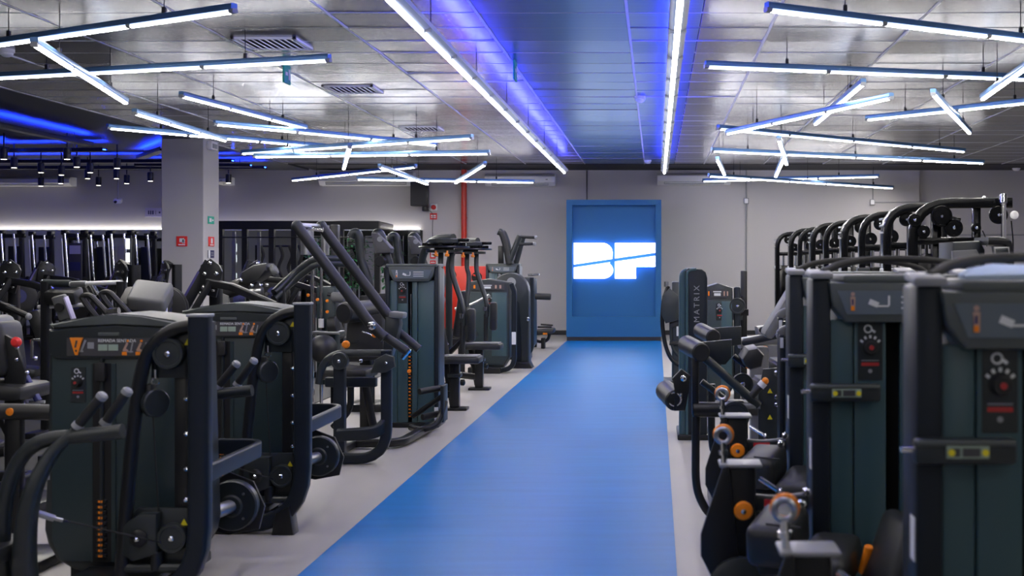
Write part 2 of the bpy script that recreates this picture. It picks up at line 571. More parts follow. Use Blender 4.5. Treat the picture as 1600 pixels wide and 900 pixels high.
# blue-lit zone: blue strips and black spotlights
bl = [((-9.2, 14.5), (-9.2, 19.2)), ((-15, 20.6), (-9.4, 20.2)), ((-9.4, 21.6), (-8.3, 20.0)), ((-15, 22.6), (-8.0, 22.4)), ((-15.2, 24.0), (-7.9, 23.95)), ((-12.4, 16.0), (-12.4, 19.8)),((-10.2,23.2),(-8.0,23.4)),((-11.0,15.5),(-11.0,20.0))]
names = ['lengthwise blue strip nearest the column in the dark zone', 'crosswise blue strip on the dark ceiling, second row from the wall lamps', 'short slanting blue strip behind the column', 'crosswise blue strip on the dark ceiling, middle row', 'crosswise blue strip on the dark ceiling nearest the back wall', 'lengthwise blue strip over the far left machines', 'short crosswise blue strip left of the column top','second lengthwise blue strip from the column in the dark zone']
for (a, b), nm in zip(bl, names):
    T = thing('blue_strip_light', nm, 'lamp', ((a[0]+b[0])/2, (a[1]+b[1])/2, CZ), 'blue strips of the dark zone')
    z = CZ-.17
    part('channel', B().sweep([(*a, z), (*b, z)], .16, .03, cr=.006), 'black_metal', T)
    nn = V((-(b[1]-a[1]), b[0]-a[0], 0)).normalized()*.075
    for sg in (-1, 1):
        part('channel_lip', B().sweep([V((*a, z+.028))+nn*sg, V((*b, z+.028))+nn*sg], .012, .045, cr=.003), 'black_metal', T)
    part('glow_strip', B().sweep([(*a, z+.021), (*b, z+.021)], .05, .01, cr=.002), 'zone_glow', T)
    d = V((b[0]-a[0], b[1]-a[1], 0))
    for t in (.1, .9):
        q = V((*a, z))+d*t
        part('hanger', B().cyl(q, (q.x, q.y, CZ), .005, n=6), 'black_metal', T)
SP = [(6, 240), (22, 254), (64, 262), (96, 266), (64, 284), (105, 240), (120, 253), (141, 262), (137, 272), (183, 255), (182, 272), (198, 280), (235, 276), (154, 283), (95, 280), (357, 279)]
ords = ['leftmost', 'second', 'third', 'fourth', 'fifth', 'sixth', 'seventh', 'eighth', 'ninth', 'tenth', 'eleventh', 'twelfth', 'thirteenth', 'fourteenth', 'fifteenth']
SP.sort()
spl = ['leftmost black spotlight hanging in the dark zone'] + [o_+' black spotlight from the left, hanging in the blue-lit dark zone' for o_ in ords[1:]] + ['black cylinder spotlight hanging just right of the column']
spl_old = ['leftmost black spotlight hanging in the dark zone'] + ['black cylinder spotlight hanging from the blue-lit dark ceiling']*14 + ['black cylinder spotlight hanging just right of the column']
for k, (px, py) in enumerate(SP):
    Y = 1.74*F/(411-py)
    Y = min(max(Y, 17.5), 25)
    p = P(px, py, Y)
    T = thing('spotlight', spl[k], 'lamp', (p.x, p.y, CZ), 'black spotlights of the dark zone')
    part('stem', B().cyl((p.x, p.y, p.z+.1), (p.x, p.y, CZ), .012, n=8), 'black_metal', T)
    part('can', B().cyl((p.x, p.y, p.z-.09), (p.x, p.y, p.z+.09), .058, n=14, ch=.01), 'black_metal', T)
    part('lens', B().cyl((p.x, p.y, p.z-.094), (p.x, p.y, p.z-.088), .043, n=14), 'spot_glow', T)

# vents, detectors, hanging exit signs
for (y0, lab) in ((10.9, 'ceiling vent nearest the viewer, above the second left lamp'), (13.86, 'middle ceiling vent of the left row'), (18.0, 'ceiling vent nearest the back wall')):
    T = thing('ceiling_vent', lab, 'vent', (-3.62, y0+.28, CZ), 'ceiling vents')
    part('frame', B().bx(-3.92, -3.32, y0, y0+.03, CZ-.02, CZ+.005).bx(-3.92, -3.32, y0+.55, y0+.58, CZ-.02, CZ+.005).bx(-3.92, -3.89, y0, y0+.58, CZ-.02, CZ+.005).bx(-3.35, -3.32, y0, y0+.58, CZ-.02, CZ+.005), 'white_plastic', T)
    part('backing', B().bx(-3.90, -3.34, y0+.02, y0+.56, CZ-.006, CZ-.002), 'slot_black', T)
    for k in range(9):
        x = -3.86+.06*k
        part('slat', B().box((x, y0+.29, CZ-.014), (.036, .53, .004), (0, .3, 0)), 'white_plastic', T)
for (px, py, r, lab) in ((1000, 151, .07, 'round smoke detector on the ceiling between the line lights'), (1012, 250, .075, 'small round detector on the ceiling near the back wall'), (10, 77, .075, 'round smoke detector at the left edge under the first lamp'), (1588, 262, .09, 'white round ceiling box near the right edge')):
    Y = 2.083*F/(411-py)
    x = (px-1025)/F*Y
    T = thing('smoke_detector', lab, 'detector', (x, Y, CZ))
    part('base', B().lathe([(r, -.01), (r, .03), (r*.9, .035)], (x, Y, CZ), (0, 0, -1)), 'white_plastic', T)
    part('sensor', B().lathe([(r*.85, .03), (r*.8, .055), (r*.4, .075), (0, .078)], (x, Y, CZ), (0, 0, -1)), 'white_plastic', T)
for (px, py, lab) in ((448, 116, 'small green exit sign hanging below the second left lamp'), (805, 111, 'small green exit sign hanging beside the left line light glow')):
    Y = 1.98*F/(411-py)
    p = P(px, py, Y)
    T = thing('exit_sign', lab, 'sign', (p.x, p.y, CZ))
    part('panel', B().box(p, (.02, .22, .2), (0, 0, 0), bev=.004, seg=1), 'sign_green', T)
    part('arrow', B().box(p+V((.012, -.04, 0)), (.004, .07, .035)), 'print_white', T)
    part('figure', B().box(p+V((.012, .05, 0)), (.004, .05, .11)), 'print_white', T)
    for q in (-.1, .1):
        part('hanger', B().cyl(p+V((0, q, .06)), (p.x, p.y+q, CZ), .003, n=5), 'steel', T)

# ------------------------------------------------------------------ wall fittings
def air_con(px0, px1, py0, py1, lab, Y=26.05):
    a, b = P(px0, py0, Y), P(px1, py1, Y)
    T = thing('air_conditioner', lab, 'air conditioner', ((a.x+b.x)/2, WY, b.z), 'white air conditioners on the back wall')
    h = a.z-b.z
    prof = [(WY+.0, b.z), (Y+.1, b.z), (Y, b.z+h*.3), (Y, a.z-h*.25), (Y+.1, a.z), (WY, a.z)]
    part('body', B().prism(prof, 'yz', a.x, b.x, bev=.01), 'white_plastic', T)
    part('outlet', B().box(((a.x+b.x)/2, Y+.045, b.z+h*.13), (b.x-a.x-.3, .008, h*.22), (.62, 0, 0)), 'cap_grey', T)
    part('louvre', B().box(((a.x+b.x)/2, Y+.035, b.z+h*.14), (b.x-a.x-.32, .01, .02), (.5, 0, 0)), 'white_plastic', T)
    part('badge', B().box((b.x-.18, Y-.002, b.z+h*.5), (.05, .004, .02)), 'cap_grey', T)
air_con(497, 645, 268, 289, 'white air conditioner left of the black wall speaker')
air_con(757, 867, 271, 290, 'white air conditioner between the red pipe and the blue sign')
air_con(1027, 1142, 270, 288, 'white air conditioner right of the blue sign')
air_con(-30, 108, 276, 290, 'white air conditioner at the far left end of the back wall')
air_con(339, 358, 276, 288, 'white air conditioner half hidden behind the column')

# sign portal
sx0, sx1, sy, sz = -1.84, .11, 24.3, 2.90
T = thing('logo_portal', 'tall blue portal with a glowing white two-letter logo at the end of the runner', 'sign', ((sx0+sx1)/2, sy+.3, 0))
part('frame', B().bx(sx0, sx0+.12, sy, WY-.05, .085, sz).bx(sx1-.12, sx1, sy, WY-.05, .085, sz).bx(sx0+.12, sx1-.12, sy, WY-.05, sz-.11, sz).bx(sx0+.12, sx1-.12, sy, WY-.05, .085, .5), 'sign_blue', T)
part('back_panel', B().bx(sx0+.12, sx1-.12, sy+.15, sy+.2, .5, sz-.11), 'sign_blue', T)
part('plinth', B().bx(sx0+.01, sx1-.01, sy-.01, WY-.06, 0, .085), 'dark_paint', T)
def LP(x, y):
    q = P(860+x/2.8125, 280+y/2.8125, sy+.06)
    return (q.x, q.z)
def arc(cx, cy, rx, ry, a0, a1, n=8):
    return [(cx+rx*math.cos(math.radians(a0+(a1-a0)*k/n)), cy+ry*math.sin(math.radians(a0+(a1-a0)*k/n))) for k in range(n+1)]
pieces = {
 'letter_b': [[(103, 280)]+arc(228, 322, 45, 42, -90, 0)+[(272, 350), (103, 375)], [(103, 388), (262, 365)]+arc(232, 400, 44, 37, -50, 90)+[(103, 437)]],
 'letter_f': [[(284, 280), (461, 280), (461, 323), (284, 348)], [(284, 362), (461, 337), (461, 385), (376, 385), (376, 437), (284, 437)]]}
for nm, pl in pieces.items():
    b, h = B(), B()
    for poly in pl:
        q = [LP(*p) for p in poly]
        b.prism(q, 'xz', sy+.05, sy+.09)
        cx = sum(p[0] for p in q)/len(q)
        cz = sum(p[1] for p in q)/len(q)
        h.prism([(cx+(p[0]-cx)*.92, cz+(p[1]-cz)*.84) for p in q], 'xz', sy+.093, sy+.115)
    o = part(nm, b, 'logo_glow', T)
    part('backlight', h, 'halo_glow', o)

# pipe, alarm, signs, speaker, conduits
T = thing('fire_pipe', 'thick red fire pipe running down the back wall', 'pipe', P(725, 470, 26.28))
p0, p1 = P(725, 262, 26.28), P(725, 452, 26.28)
part('pipe', B().cyl((p0.x, p0.y, 0.02), (p0.x, p0.y, CZ), .062, n=16), 'red_paint', T)
for z in (1.2, 2.6, 3.3):
    part('bracket', B().cyl((p0.x, p0.y, z-.02), (p0.x, p0.y, z+.02), .068, n=16).bx(p0.x-.02, p0.x+.02, p0.y, WY, z-.015, z+.015), 'red_paint', T)
def plaque(name, lab, px0, px1, py0, py1, m, marks=(), cat='sign', Y=WY-.004):
    a, b = P(px0, py0, Y), P(px1, py1, Y)
    T = thing(name, lab, cat, ((a.x+b.x)/2, Y, b.z))
    part('plate', B().bx(a.x, b.x, Y-.015, Y, b.z, a.z, bev=.003, seg=1), m, T)
    for (u0, u1, v0, v1, mm) in marks:
        part('mark', B().bx(a.x+(b.x-a.x)*u0, a.x+(b.x-a.x)*u1, Y-.019, Y-.014, a.z+(b.z-a.z)*v1, a.z+(b.z-a.z)*v0), mm, T)
    return T
plaque('wall_sign', 'small red and white sign below the round red alarm', 672, 683, 333, 343, 'sign_red', ((.15, .85, .3, .5, 'print_white'), (.15, .85, .62, .75, 'print_white')))
plaque('wall_sign', 'white sign with red ring behind the arm machine', 672, 681, 392, 404, 'sign_red', ((.2, .8, .2, .8, 'print_white'), (.38, .62, .38, .62, 'sign_red')))
plaque('wall_sign', 'red sign just below the white ringed one', 672, 681, 407, 413, 'sign_red', ((.15, .85, .35, .6, 'print_white'),))
plaque('wall_sign', 'pale violet restroom sign partly hidden behind the column', 227, 254, 325, 339, 'sign_violet', ((.18, .25, .3, .72, 'navy'), (.3, .37, .3, .72, 'navy'), (.42, .5, .3, .72, 'navy'), (.61, .63, .25, .75, 'navy'), (.8, .9, .4, .6, 'navy')))
q = P(678, 324, WY)
T = thing('fire_alarm', 'round red alarm on a white base on the back wall', 'alarm', (q.x, WY, q.z))
part('base', B().box((q.x, WY-.015, q.z), (.15, .03, .15), bev=.01), 'white_plastic', T)
part('dome', B().lathe([(.055, .02), (.055, .05), (.035, .075), (0, .08)], (q.x, WY, q.z)), 'sign_red', T)
a, b = P(642, 284, 25.9), P(668, 322, 25.9)
T = thing('wall_speaker', 'black box speaker mounted high on the back wall', 'speaker', ((a.x+b.x)/2, WY, b.z))
part('cabinet', B().prism([(a.x, 25.85), (b.x, 25.95), (b.x-.03, 26.25), (a.x+.05, 26.2)], 'xy', b.z, a.z, bev=.012), 'black_metal', T)
part('grille', B().prism([(a.x+.02, 25.842), (b.x-.03, 25.935), (b.x-.03, 25.945), (a.x+.02, 25.852)], 'xy', b.z+.03, a.z-.03), 'rubber', T)
part('bracket', B().bx(b.x-.16, b.x-.06, 26.1, WY, b.z-.1, b.z+.02, bev=.01), 'black_metal', T)
part('cable', B().sweep(smooth([(b.x-.08, 26.2, b.z-.05), (b.x+.04, 26.3, b.z-.16), (b.x+.02, 26.38, b.z-.4), (b.x+.02, 26.38, b.z-.9)]), .012, n=6), 'black_metal', T)
def conduit(lab, pts, r=.016, m='cap_grey'):
    q = [V(p) for p in pts]
    solo('conduit', B().sweep(q, r*2, fil=.05, n=8), m, lab, 'pipe', q[0])
q = P(917, 268, WY-.02)
conduit('thin black cable down the wall to the portal top', [(q.x, q.y, CZ-.02), (q.x, q.y, 2.93)], .012, 'black_metal')
q = P(1166, 268, WY-.02)
conduit('thin grey conduit down the wall right of the blue portal', [(q.x, q.y, CZ-.02), (q.x, q.y, .12)], .016)
q, q2 = P(1364, 316, WY-.02), P(1462, 316, WY-.02)
conduit('grey conduit dropping and turning right on the right back wall', [(q.x, q.y, CZ-.02), (q.x, q.y, q.z), (q2.x, q.y, q.z)], .014)
q, q2 = P(1482, 367, WY+.13), P(1660, 367, WY+.13)
conduit('level grey conduit on the stepped back wall at far right', [(q.x, q.y, q.z), (q2.x, q.y, q.z)], .014)
for (px, py, lab) in ((1166, 314, 'small white box on the conduit right of the portal'), (1363, 316, 'small white box at the bend of the right conduit')):
    q = P(px, py, WY-.05)
    T = thing('junction_box', lab, 'box', q)
    part('box', B().box(q, (.11, .06, .13), bev=.01), 'cap_grey', T)
    part('cover', B().box(q-V((0, .032, 0)), (.08, .008, .1), bev=.003, seg=1), 'white_plastic', T)
q = P(184, 314, 25)
T = thing('security_camera', 'white camera on a long thin pole in the dark zone', 'camera', (q.x, q.y, CZ))
part('pole', B().cyl((q.x, q.y, q.z), (q.x, q.y, CZ), .014, n=8), 'cap_grey', T)
part('body', B().box(q, (.16, .2, .09), (.2, 0, .3), bev=.02), 'white_plastic', T)
part('lens', B().cyl(q+V((0, -.12, -.03)), q+V((0, -.09, -.02)), .03, n=12), 'black_metal', T)
# signs on the column
plaque('column_sign', 'square red fire hose sign on the column front', 276, 293, 369, 385, 'sign_red', ((.3, .7, .2, .6, 'print_white'), (.2, .8, .78, .88, 'print_white'), (.55, .8, .3, .7, 'print_white')), Y=19.698)
def side_plaque(name, lab, px, py0, py1, hw, m, marks):
    Y = -7.53*F/(px-1025)
    z0, z1 = 1.6-(py1-411)/F*Y, 1.6-(py0-411)/F*Y
    T = thing(name, lab, 'sign', (-7.53, Y, z0))
    part('plate', B().bx(-7.532, -7.515, Y-hw, Y+hw, z0, z1, bev=.003, seg=1), m, T)
    for (u0, u1, v0, v1, mm) in marks:
        part('mark', B().bx(-7.517, -7.512, Y-hw+2*hw*u0, Y-hw+2*hw*u1, z1+(z0-z1)*v1, z1+(z0-z1)*v0), mm, T)
side_plaque('column_sign', 'small green exit sign on the column side', 329, 338, 350, .13, 'sign_green', ((.15, .5, .25, .75, 'print_white'), (.6, .85, .4, .6, 'print_white')))
side_plaque('column_sign', 'narrow red extinguisher sign on the column side', 329.5, 370, 385, .12, 'sign_red', ((.35, .65, .15, .7, 'print_white'), (.2, .8, .8, .9, 'print_white')))
side_plaque('column_sign', 'small navy notice lowest on the column side', 329, 391, 403, .13, 'navy', ((.0, .25, 0, 1, 'print_white'), (.4, .85, .3, .4, 'print_grey'), (.4, .85, .6, .7, 'print_grey')))
T = thing('emergency_light', 'white emergency light box near the column top', 'lamp', (-7.53, 19.95, 3.45))
q = P(331, 228, 19.98)
part('box', B().bx(-7.53, -7.44, 19.83, 20.1, q.z-.07, q.z+.07, bev=.012), 'white_plastic', T)
part('lens', B().bx(-7.45, -7.432, 19.87, 20.06, q.z-.05, q.z+.03, bev=.004, seg=1), 'cap_grey', T)

# ------------------------------------------------------------------ machine kit
def tri(b, c, s):
    return b.prism([(c[0]-s, c[2]-s*.8), (c[0]+s, c[2]-s*.8), (c[0], c[2]+s)], 'xz', c[1]-.003, c[1])
def pulley(T, c, r, axis=(0, -1, 0), h=.04, name='pulley', m='graphite'):
    o = part(name, B().lathe([(r*.96, -h/2), (r, -h/2+.006), (r, h/2-.006), (r*.96, h/2), (r*.8, h/2), (r*.76, h/2-.005), (.02, h/2-.004), (0, h/2-.004)], c, axis, n=24), m, T)
    part('axle_bolt', B().lathe([(.014, h/2-.008), (.014, h/2+.008), (.008, h/2+.014), (0, h/2+.014)], c, axis, n=10), 'chrome', o)
    return o
def bolt(T, c, axis=(0, -1, 0), r=.012):
    return part('bolt', B().lathe([(r, -.004), (r, .006), (r*.6, .012), (0, .013)], c, axis, n=8), 'chrome', T)

def dial_panel(T, x, y, z, s=1.0):
    """selector dial with its printed marks; centre of the dial at (x, y, z)"""
    part('dial_plate', B().bx(x-.045*s, x+.045*s, y-.003, y, z-.12*s, z+.09*s, bev=.001, seg=1), 'graphite', T)
    o = part('dial', B().lathe([(.029*s, 0), (.029*s, .008), (.024*s, .014), (.022*s, .03), (.008*s, .03), (0, .031)], (x, y-.003, z), n=18), 'rubber', T)
    part('dial_dot', B().cyl((x, y-.034, z), (x, y-.037, z), .009*s, n=8), 'red_label', o)
    for k in range(5):
        a = math.radians(35+27.5*k)
        part('dial_mark', B().box((x+.038*s*math.cos(a), y-.005, z+.038*s*math.sin(a)), (.011*s, .003, .008*s), (0, -a, 0)), 'print_white', T)
    part('icon_ring', B().torus((x-.008*s, y-.004, z+.066*s), .013*s, .003*s, n=12, k=5), 'print_white', T)
    part('icon_tag', B().box((x+.012*s, y-.004, z+.058*s), (.014*s, .003, .008*s), (0, .6, 0)), 'print_white', T)
    part('print_line', B().bx(x-.032*s, x+.032*s, y-.005, y-.002, z-.05*s, z-.047*s), 'print_grey', T)
    part('red_strip', B().bx(x-.032*s, x+.032*s, y-.005, y-.002, z-.068*s, z-.056*s), 'red_label', T)
    part('print_dot', B().cyl((x, y-.005, z-.087*s), (x, y-.002, z-.087*s), .008*s, n=8), 'print_grey', T)

def weight_stack(T, x0, x1, y0, y1, z0, n, pin=None, th=.026):
    me = B().box((0, 0, 0), (x1-x0, y1-y0, th), bev=.003, seg=1).mesh('weight_plate', None)
    me.materials.append(MATS['steel' if False else 'black_metal'])
    for k in range(n):
        q = V(((x0+x1)/2, (y0+y1)/2, z0+(th+.008)*k))-root_loc(T)
        o = inst('weight_plate', me, q, T)
    nm = B()
    for k in range(n):
        z = z0+(th+.008)*k
        nm.bx((x0+x1)/2-.014, (x0+x1)/2+.006, y0-.004, y0-.001, z-.005, z+.006)
    part('stack_numbers', nm, 'orange', T)
    if pin is not None:
        z = z0+(th+.008)*pin
        part('selector_pin', B().lathe([(.008, 0), (.008, .03), (.02, .032), (.02, .05), (.012, .056), (0, .056)], ((x0+x1)/2, y0, z), n=14), 'orange', T)
    part('guide_rod', B().cyl(((x0+x1)/2, (y0+y1)/2, z0), ((x0+x1)/2, (y0+y1)/2, 1.3), .010, n=10), 'graphite' if th < .02 else 'chrome', T)

def tower(T, x0, x1, y, dep, zt, slot=(.55, .64), lm='teal_panel', stack=12, pin=6, cons=True, picto=True, z0=.03, edge=.085, inset=.0):
    w_ = x1-x0
    e = w_*edge
    part('shell', B().bx(x0+.005+inset, x1-.005-inset*.3, y+.10, y+dep, z0, zt-.03, bev=.02), 'graphite', T)
    part('side_post', B().bx(x0, x0+e, y-.012, y+.16, z0, zt, bev=.012), 'blue_black', T)
    part('side_post', B().bx(x1-e, x1, y-.012, y+.16, z0, zt, bev=.012), 'blue_black', T)
    s0, s1 = x0+w_*slot[0], x0+w_*slot[1]
    xa, xb = x0+e, x1-e
    m1 = xa+(s0-xa)*.42
    zp = zt-.15 if cons else zt-.03
    part('front_panel', B().bx(xa, m1-.002, y+.004, y+.03, z0+.02, zp, bev=.006), lm, T)
    part('front_panel', B().bx(m1+.002, s0, y, y+.03, z0+.02, zp, bev=.006), lm, T)
    m2 = s1+(xb-s1)*.25
    part('front_panel', B().bx(s1, m2-.002, y, y+.03, z0+.02, zp, bev=.006), lm, T)
    part('front_panel', B().bx(m2+.002, xb, y+.004, y+.03, z0+.02, zp, bev=.006), lm, T)
    part('slot_back', B().bx(s0-.01, s1+.01, y+.085, y+.10, z0+.02, zp), 'slot_black', T)
    if stack:
        weight_stack(T, s0+.002, s1-.002, y+.012, y+.08, z0+.08, stack, pin)
    if cons:
        c = part('console', B().prism([(xa-.01, zt-.015), (xb+.01, zt-.015), (xb-.005, zt-.10), (xb-.05, zt-.16), (xa+.05, zt-.16), (xa+.005, zt-.10)], 'xz', y-.035, y+.12, bev=.012), 'graphite_light', T)
        part('top_cover', B().bx(x0+.01+inset, x1-.01-inset*.3, y-.03, y+dep-.02, zt-.02, zt+.012, bev=.01), 'graphite_light', T)
        yl = y-.037
        part('console_label', B().prism([(xa+.02, zt-.045), (xb-.02, zt-.045), (xb-.055, zt-.13), (xa+.055, zt-.13)], 'xz', yl-.002, yl+.003), 'label_grey', c)
        cx = (xa+xb)/2
        fm_ = 'skin_print' if picto else 'print_white'
        part('figure_print', B().prism([(xa+.066, zt-.066), (xa+.084, zt-.066), (xa+.083, zt-.115), (xa+.069, zt-.115)], 'xz', yl-.004, yl-.001), fm_, c)
        part('figure_head', B().cyl((xa+.075, yl-.001, zt-.057), (xa+.075, yl-.0045, zt-.057), .0075, n=8), fm_, c)
        part('muscle_print', B().box((xa+.074, yl-.005, zt-.108), (.012, .003, .016)), 'orange', c)
        part('figure_print', B().box((xa+.074, yl-.005, zt-.085), (.006, .003, .02)), 'navy', c)
        part('machine_print', B().box((xa+.15, yl-.003, zt-.09), (.035, .003, .02), (0, .4, 0)).box((xa+.185, yl-.003, zt-.1), (.04, .003, .006)).box((xa+.205, yl-.003, zt-.08), (.007, .003, .035)), 'print_white', c)
        for k in range(3):
            part('print_line', B().bx(cx+.02, min(cx+.12, xb-.08), yl-.004, yl-.001, zt-.07-.02*k, zt-.064-.02*k), 'print_white', c)
    dial_panel(T, (m1+s0)/2, y-.001, zt-.25, min(1., (s0-m1)/.09))
    part('base', B().bx(x0+inset, x1, y-.005, y+dep+.01, 0, z0+.02, bev=.008), 'black_metal', T)

# ------------------------------------------------------------------ left row: two seated rows with side frames
def row_machine(label):
    X, Y = -2.09, 5.43
    T = thing('row_machine', label, 'gym machine', (X, Y, 0), 'placard-faced row machines of the left row')
    L = lambda dx, dy, z: V((X+dx, Y+dy, z))
    part('upright', B().sweep([L(0, 0, 1.355), L(0, 0, .055), L(-.8, 0, .055)], .095, .085, fil=.34, up=(0, 1, 0), cr=.02), 'blue_black', T)
    part('upright_cap', B().box(L(0, 0, 1.36), (.1, .09, .014), bev=.005), 'cap_grey', T)
    part('foot', B().prism([(X-.17, 0), (X-.04, 0), (X-.065, .17), (X-.145, .13)], 'xz', Y-.06, Y+.06, bev=.008), 'black_metal', T)
    part('arch_tube', B().sweep(smooth([L(-.02, 0, 1.315), L(-.12, 0, 1.295), L(-.21, 0, 1.23), L(-.262, 0, 1.12), L(-.30, 0, .88), L(-.345, 0, .4), L(-.37, 0, .07)]), .062, n=12), 'black_metal', T)
    up = part('pulley_plate', B().prism([(X-.03, 1.30), (X-.17, 1.27), (X-.235, 1.17), (X-.24, 1.07), (X-.03, 1.07)], 'xz', Y+.03, Y+.05, bev=.004), 'graphite', T)
    pulley(up, L(-.143, .0, 1.185), .072)
    part('warning_mark', tri(B(), L(-.068, .028, 1.235), .017), 'yellow', up)
    lo = part('lower_plate', B().prism([(X-.03, .47), (X-.3, .47), (X-.345, .42), (X-.345, .24), (X-.3, .2), (X-.03, .2)], 'xz', Y+.03, Y+.05, bev=.004), 'graphite', T)
    part('pivot_housing', B().prism([(X-.19, .455), (X-.27, .455), (X-.35, .40), (X-.35, .27), (X-.3, .235), (X-.19, .27)], 'xz', Y-.03, Y+.03, bev=.012), 'graphite', T)
    part('pivot_bolt', B().lathe([(.04, .03), (.04, .04), (.028, .05), (.012, .052), (.012, .06), (0, .06)], L(-.268, 0, .345), n=18), 'black_metal', T)
    bolt(T, L(-.268, -.055, .345))
    pulley(lo, L(-.125, .0, .34), .068)
    part('warning_mark', tri(B(), L(-.085, .028, .405), .017), 'yellow', lo)
    m = part('floating_pulley', B().lathe([(.06, -.018), (.066, -.012), (.066, .012), (.06, .018), (0, .02)], L(-.215, .02, .955), (.8, -.6, 0), n=22), 'graphite', T)
    part('pulley_fork', B().box(L(-.235, .02, .97), (.03, .05, .15), bev=.006), 'black_metal', T)
    part('shackle', B().torus(L(-.215, .02, 1.055), .016, .005, n=12, k=6).cyl(L(-.215, .02, 1.07), L(-.215, .02, 1.11), .009, n=8), 'chrome', T)
    part('cable', B().cyl(L(-.225, .02, .9), L(-.20, .02, .45), .0035, n=6).cyl(L(-.215, .02, 1.1), L(-.215, .02, 1.15), .0035, n=6).cyl(L(-.075, .02, 1.15), L(-.065, .02, .4), .0035, n=6), 'rubber', T)
    part('guide_channel', B().bx(X-.145, X-.075, Y+.06, Y+.12, .2, 1.1, bev=.008), 'black_metal', T)
    for z in (.66, .82, .98, .52):
        bolt(T, L(-.05, -.035, z), (-.4, -1, 0), .011)
    part('base_bar', B().cyl(L(-.37, .0, .2), L(-.04, .0, .2), .022, n=10), 'graphite', T)
    part('cylinder_stop', B().cyl(L(-.2, .0, .19), L(-.2, .0, .28), .028, n=14, ch=.004), 'black_metal', T)
    # tower
    x0, x1, yf, zt = X-.84, X-.13, Y+.25, 1.357
    out = [(x0+.02, zt-.055), (x0+.1, zt-.03), (x0+.25, zt-.008), ((x0+x1)/2, zt), (x1-.25, zt-.008), (x1-.1, zt-.03), (x1-.02, zt-.055), (x1, .32)] + \
          [(x1-.18+.18*math.cos(math.radians(a)), .30+.18*math.sin(math.radians(a))) for a in (-15, -45, -75, -90)] + \
          [(x0+.18+.18*math.cos(math.radians(a)), .30+.18*math.sin(math.radians(a))) for a in (-90, -105, -135, -165)] + [(x0, .32)]
    part('shell', B().prism(out, 'xz', yf, yf+.36, bev=.02), 'graphite', T)
    ins = [(x0+.035+(x1-x0-.07)*t, z) for t, z in ((0, 1.17), (1, 1.17), (1, .27), (.93, .17), (.07, .17), (0, .27))]
    part('shell_face', B().prism(ins, 'xz', yf-.012, yf+.01, bev=.008), 'teal_dark', T)
    sx = (x0+.235, x0+.325)
    part('stack_slot', B().bx(sx[0], sx[1], yf-.016, yf+.0, .17, 1.12), 'slot_black', T)
    part('slot_rim', B().bx(sx[0]-.008, sx[0], yf-.018, yf, .17, 1.12).bx(sx[1], sx[1]+.02, yf-.018, yf, .17, 1.12), 'teal_dark', T)
    part('stack_head', B().box((sx[0]+.045, yf-.03, 1.08), (.05, .03, .09), bev=.008), 'rubber', T)
    weight_stack(T, sx[0]+.02, sx[1]-.02, yf-.024, yf-.013, .2, 11, None, .018)
    hd = part('header', B().prism([(x0+.03, zt-.075), ((x0+x1)/2, zt-.055), (x1-.03, zt-.075), (x1-.03, zt-.19), (x1-.06, zt-.215), (x0+.06, zt-.215), (x0+.03, zt-.19)], 'xz', yf-.03, yf+.02, bev=.01), 'graphite', T)
    part('crown', B().prism([(x0+.03, zt-.05), (x0+.25, zt-.012), ((x0+x1)/2, zt-.004), (x1-.25, zt-.012), (x1-.03, zt-.05), (x1-.06, zt-.068), ((x0+x1)/2, zt-.048), (x0+.06, zt-.068)], 'xz', yf-.025, yf+.3, bev=.008), 'graphite_light', T)
    yl = yf-.031
    lb = part('placard', B().bx(x0+.12, x1-.14, yl-.003, yl, zt-.2, zt-.115), 'label_dark', hd)
    part('tab', B().bx(x0+.27, x0+.37, yl-.006, yl, zt-.105, zt-.088, bev=.002), 'graphite_light', T)
    text('title_print', 'REMADA SENTADA', .021, (x0+.36, yl-.004, zt-.128), 'print_white', T, ext=.001)
    part('screen', B().bx(x0+.27, x0+.365, yl-.005, yl-.002, zt-.175, zt-.145, bev=.001, seg=1), 'lcd_green', T)
    part('screen_divider', B().bx(x0+.315, x0+.319, yl-.006, yl-.004, zt-.175, zt-.145), 'label_dark', T)
    for xx in (.41, .475):
        part('figure_print', B().prism([(x0+xx-.004, zt-.135), (x0+xx+.004, zt-.14), (x0+xx-.008, zt-.165), (x0+xx+.004, zt-.172), (x0+xx+.002, zt-.178), (x0+xx-.02, zt-.178), (x0+xx-.022, zt-.172)], 'xz', yl-.006, yl-.003), 'skin_print', T)
        part('muscle_print', B().box((x0+xx-.014, yl-.006, zt-.188), (.022, .003, .016)), 'orange', T)
        part('figure_head', B().cyl((x0+xx+.002, yl-.003, zt-.128), (x0+xx+.002, yl-.006, zt-.128), .006, n=8), 'orange', T)
        part('machine_print', B().box((x0+xx+.02, yl-.005, zt-.16), (.006, .002, .05), (0, .2, 0)).box((x0+xx+.012, yl-.005, zt-.18), (.03, .002, .006)), 'print_grey', T)
    part('machine_print', B().box((x0+.20, yl-.005, zt-.15), (.01, .002, .055), (0, .4, 0)).box((x0+.185, yl-.005, zt-.178), (.03, .002, .007)).box((x0+.235, yl-.005, zt-.15), (.03, .002, .03)), 'print_grey', T)
    dial_panel(T, x0+.165, yf-.013, 1.03, .8)
    part('side_sticker', B().bx(x0+.002, x0+.022, yf-.002, yf+.02, .56, .68), 'print_grey', T)
    for sx_ in (-1, 1):
        part('tower_foot', B().bx((x0+x1)/2+sx_*.2-.05, (x0+x1)/2+sx_*.2+.05, yf+.03, yf+.33, 0, .14, bev=.006), 'black_metal', T)
    # rear rail and counterweight disc
    part('rear_rail', B().sweep([L(.0, .04, .62), L(.0, .9, .62), L(-.50, .9, .62)], .035, .085, fil=.14, cr=.012), 'blue_black', T)
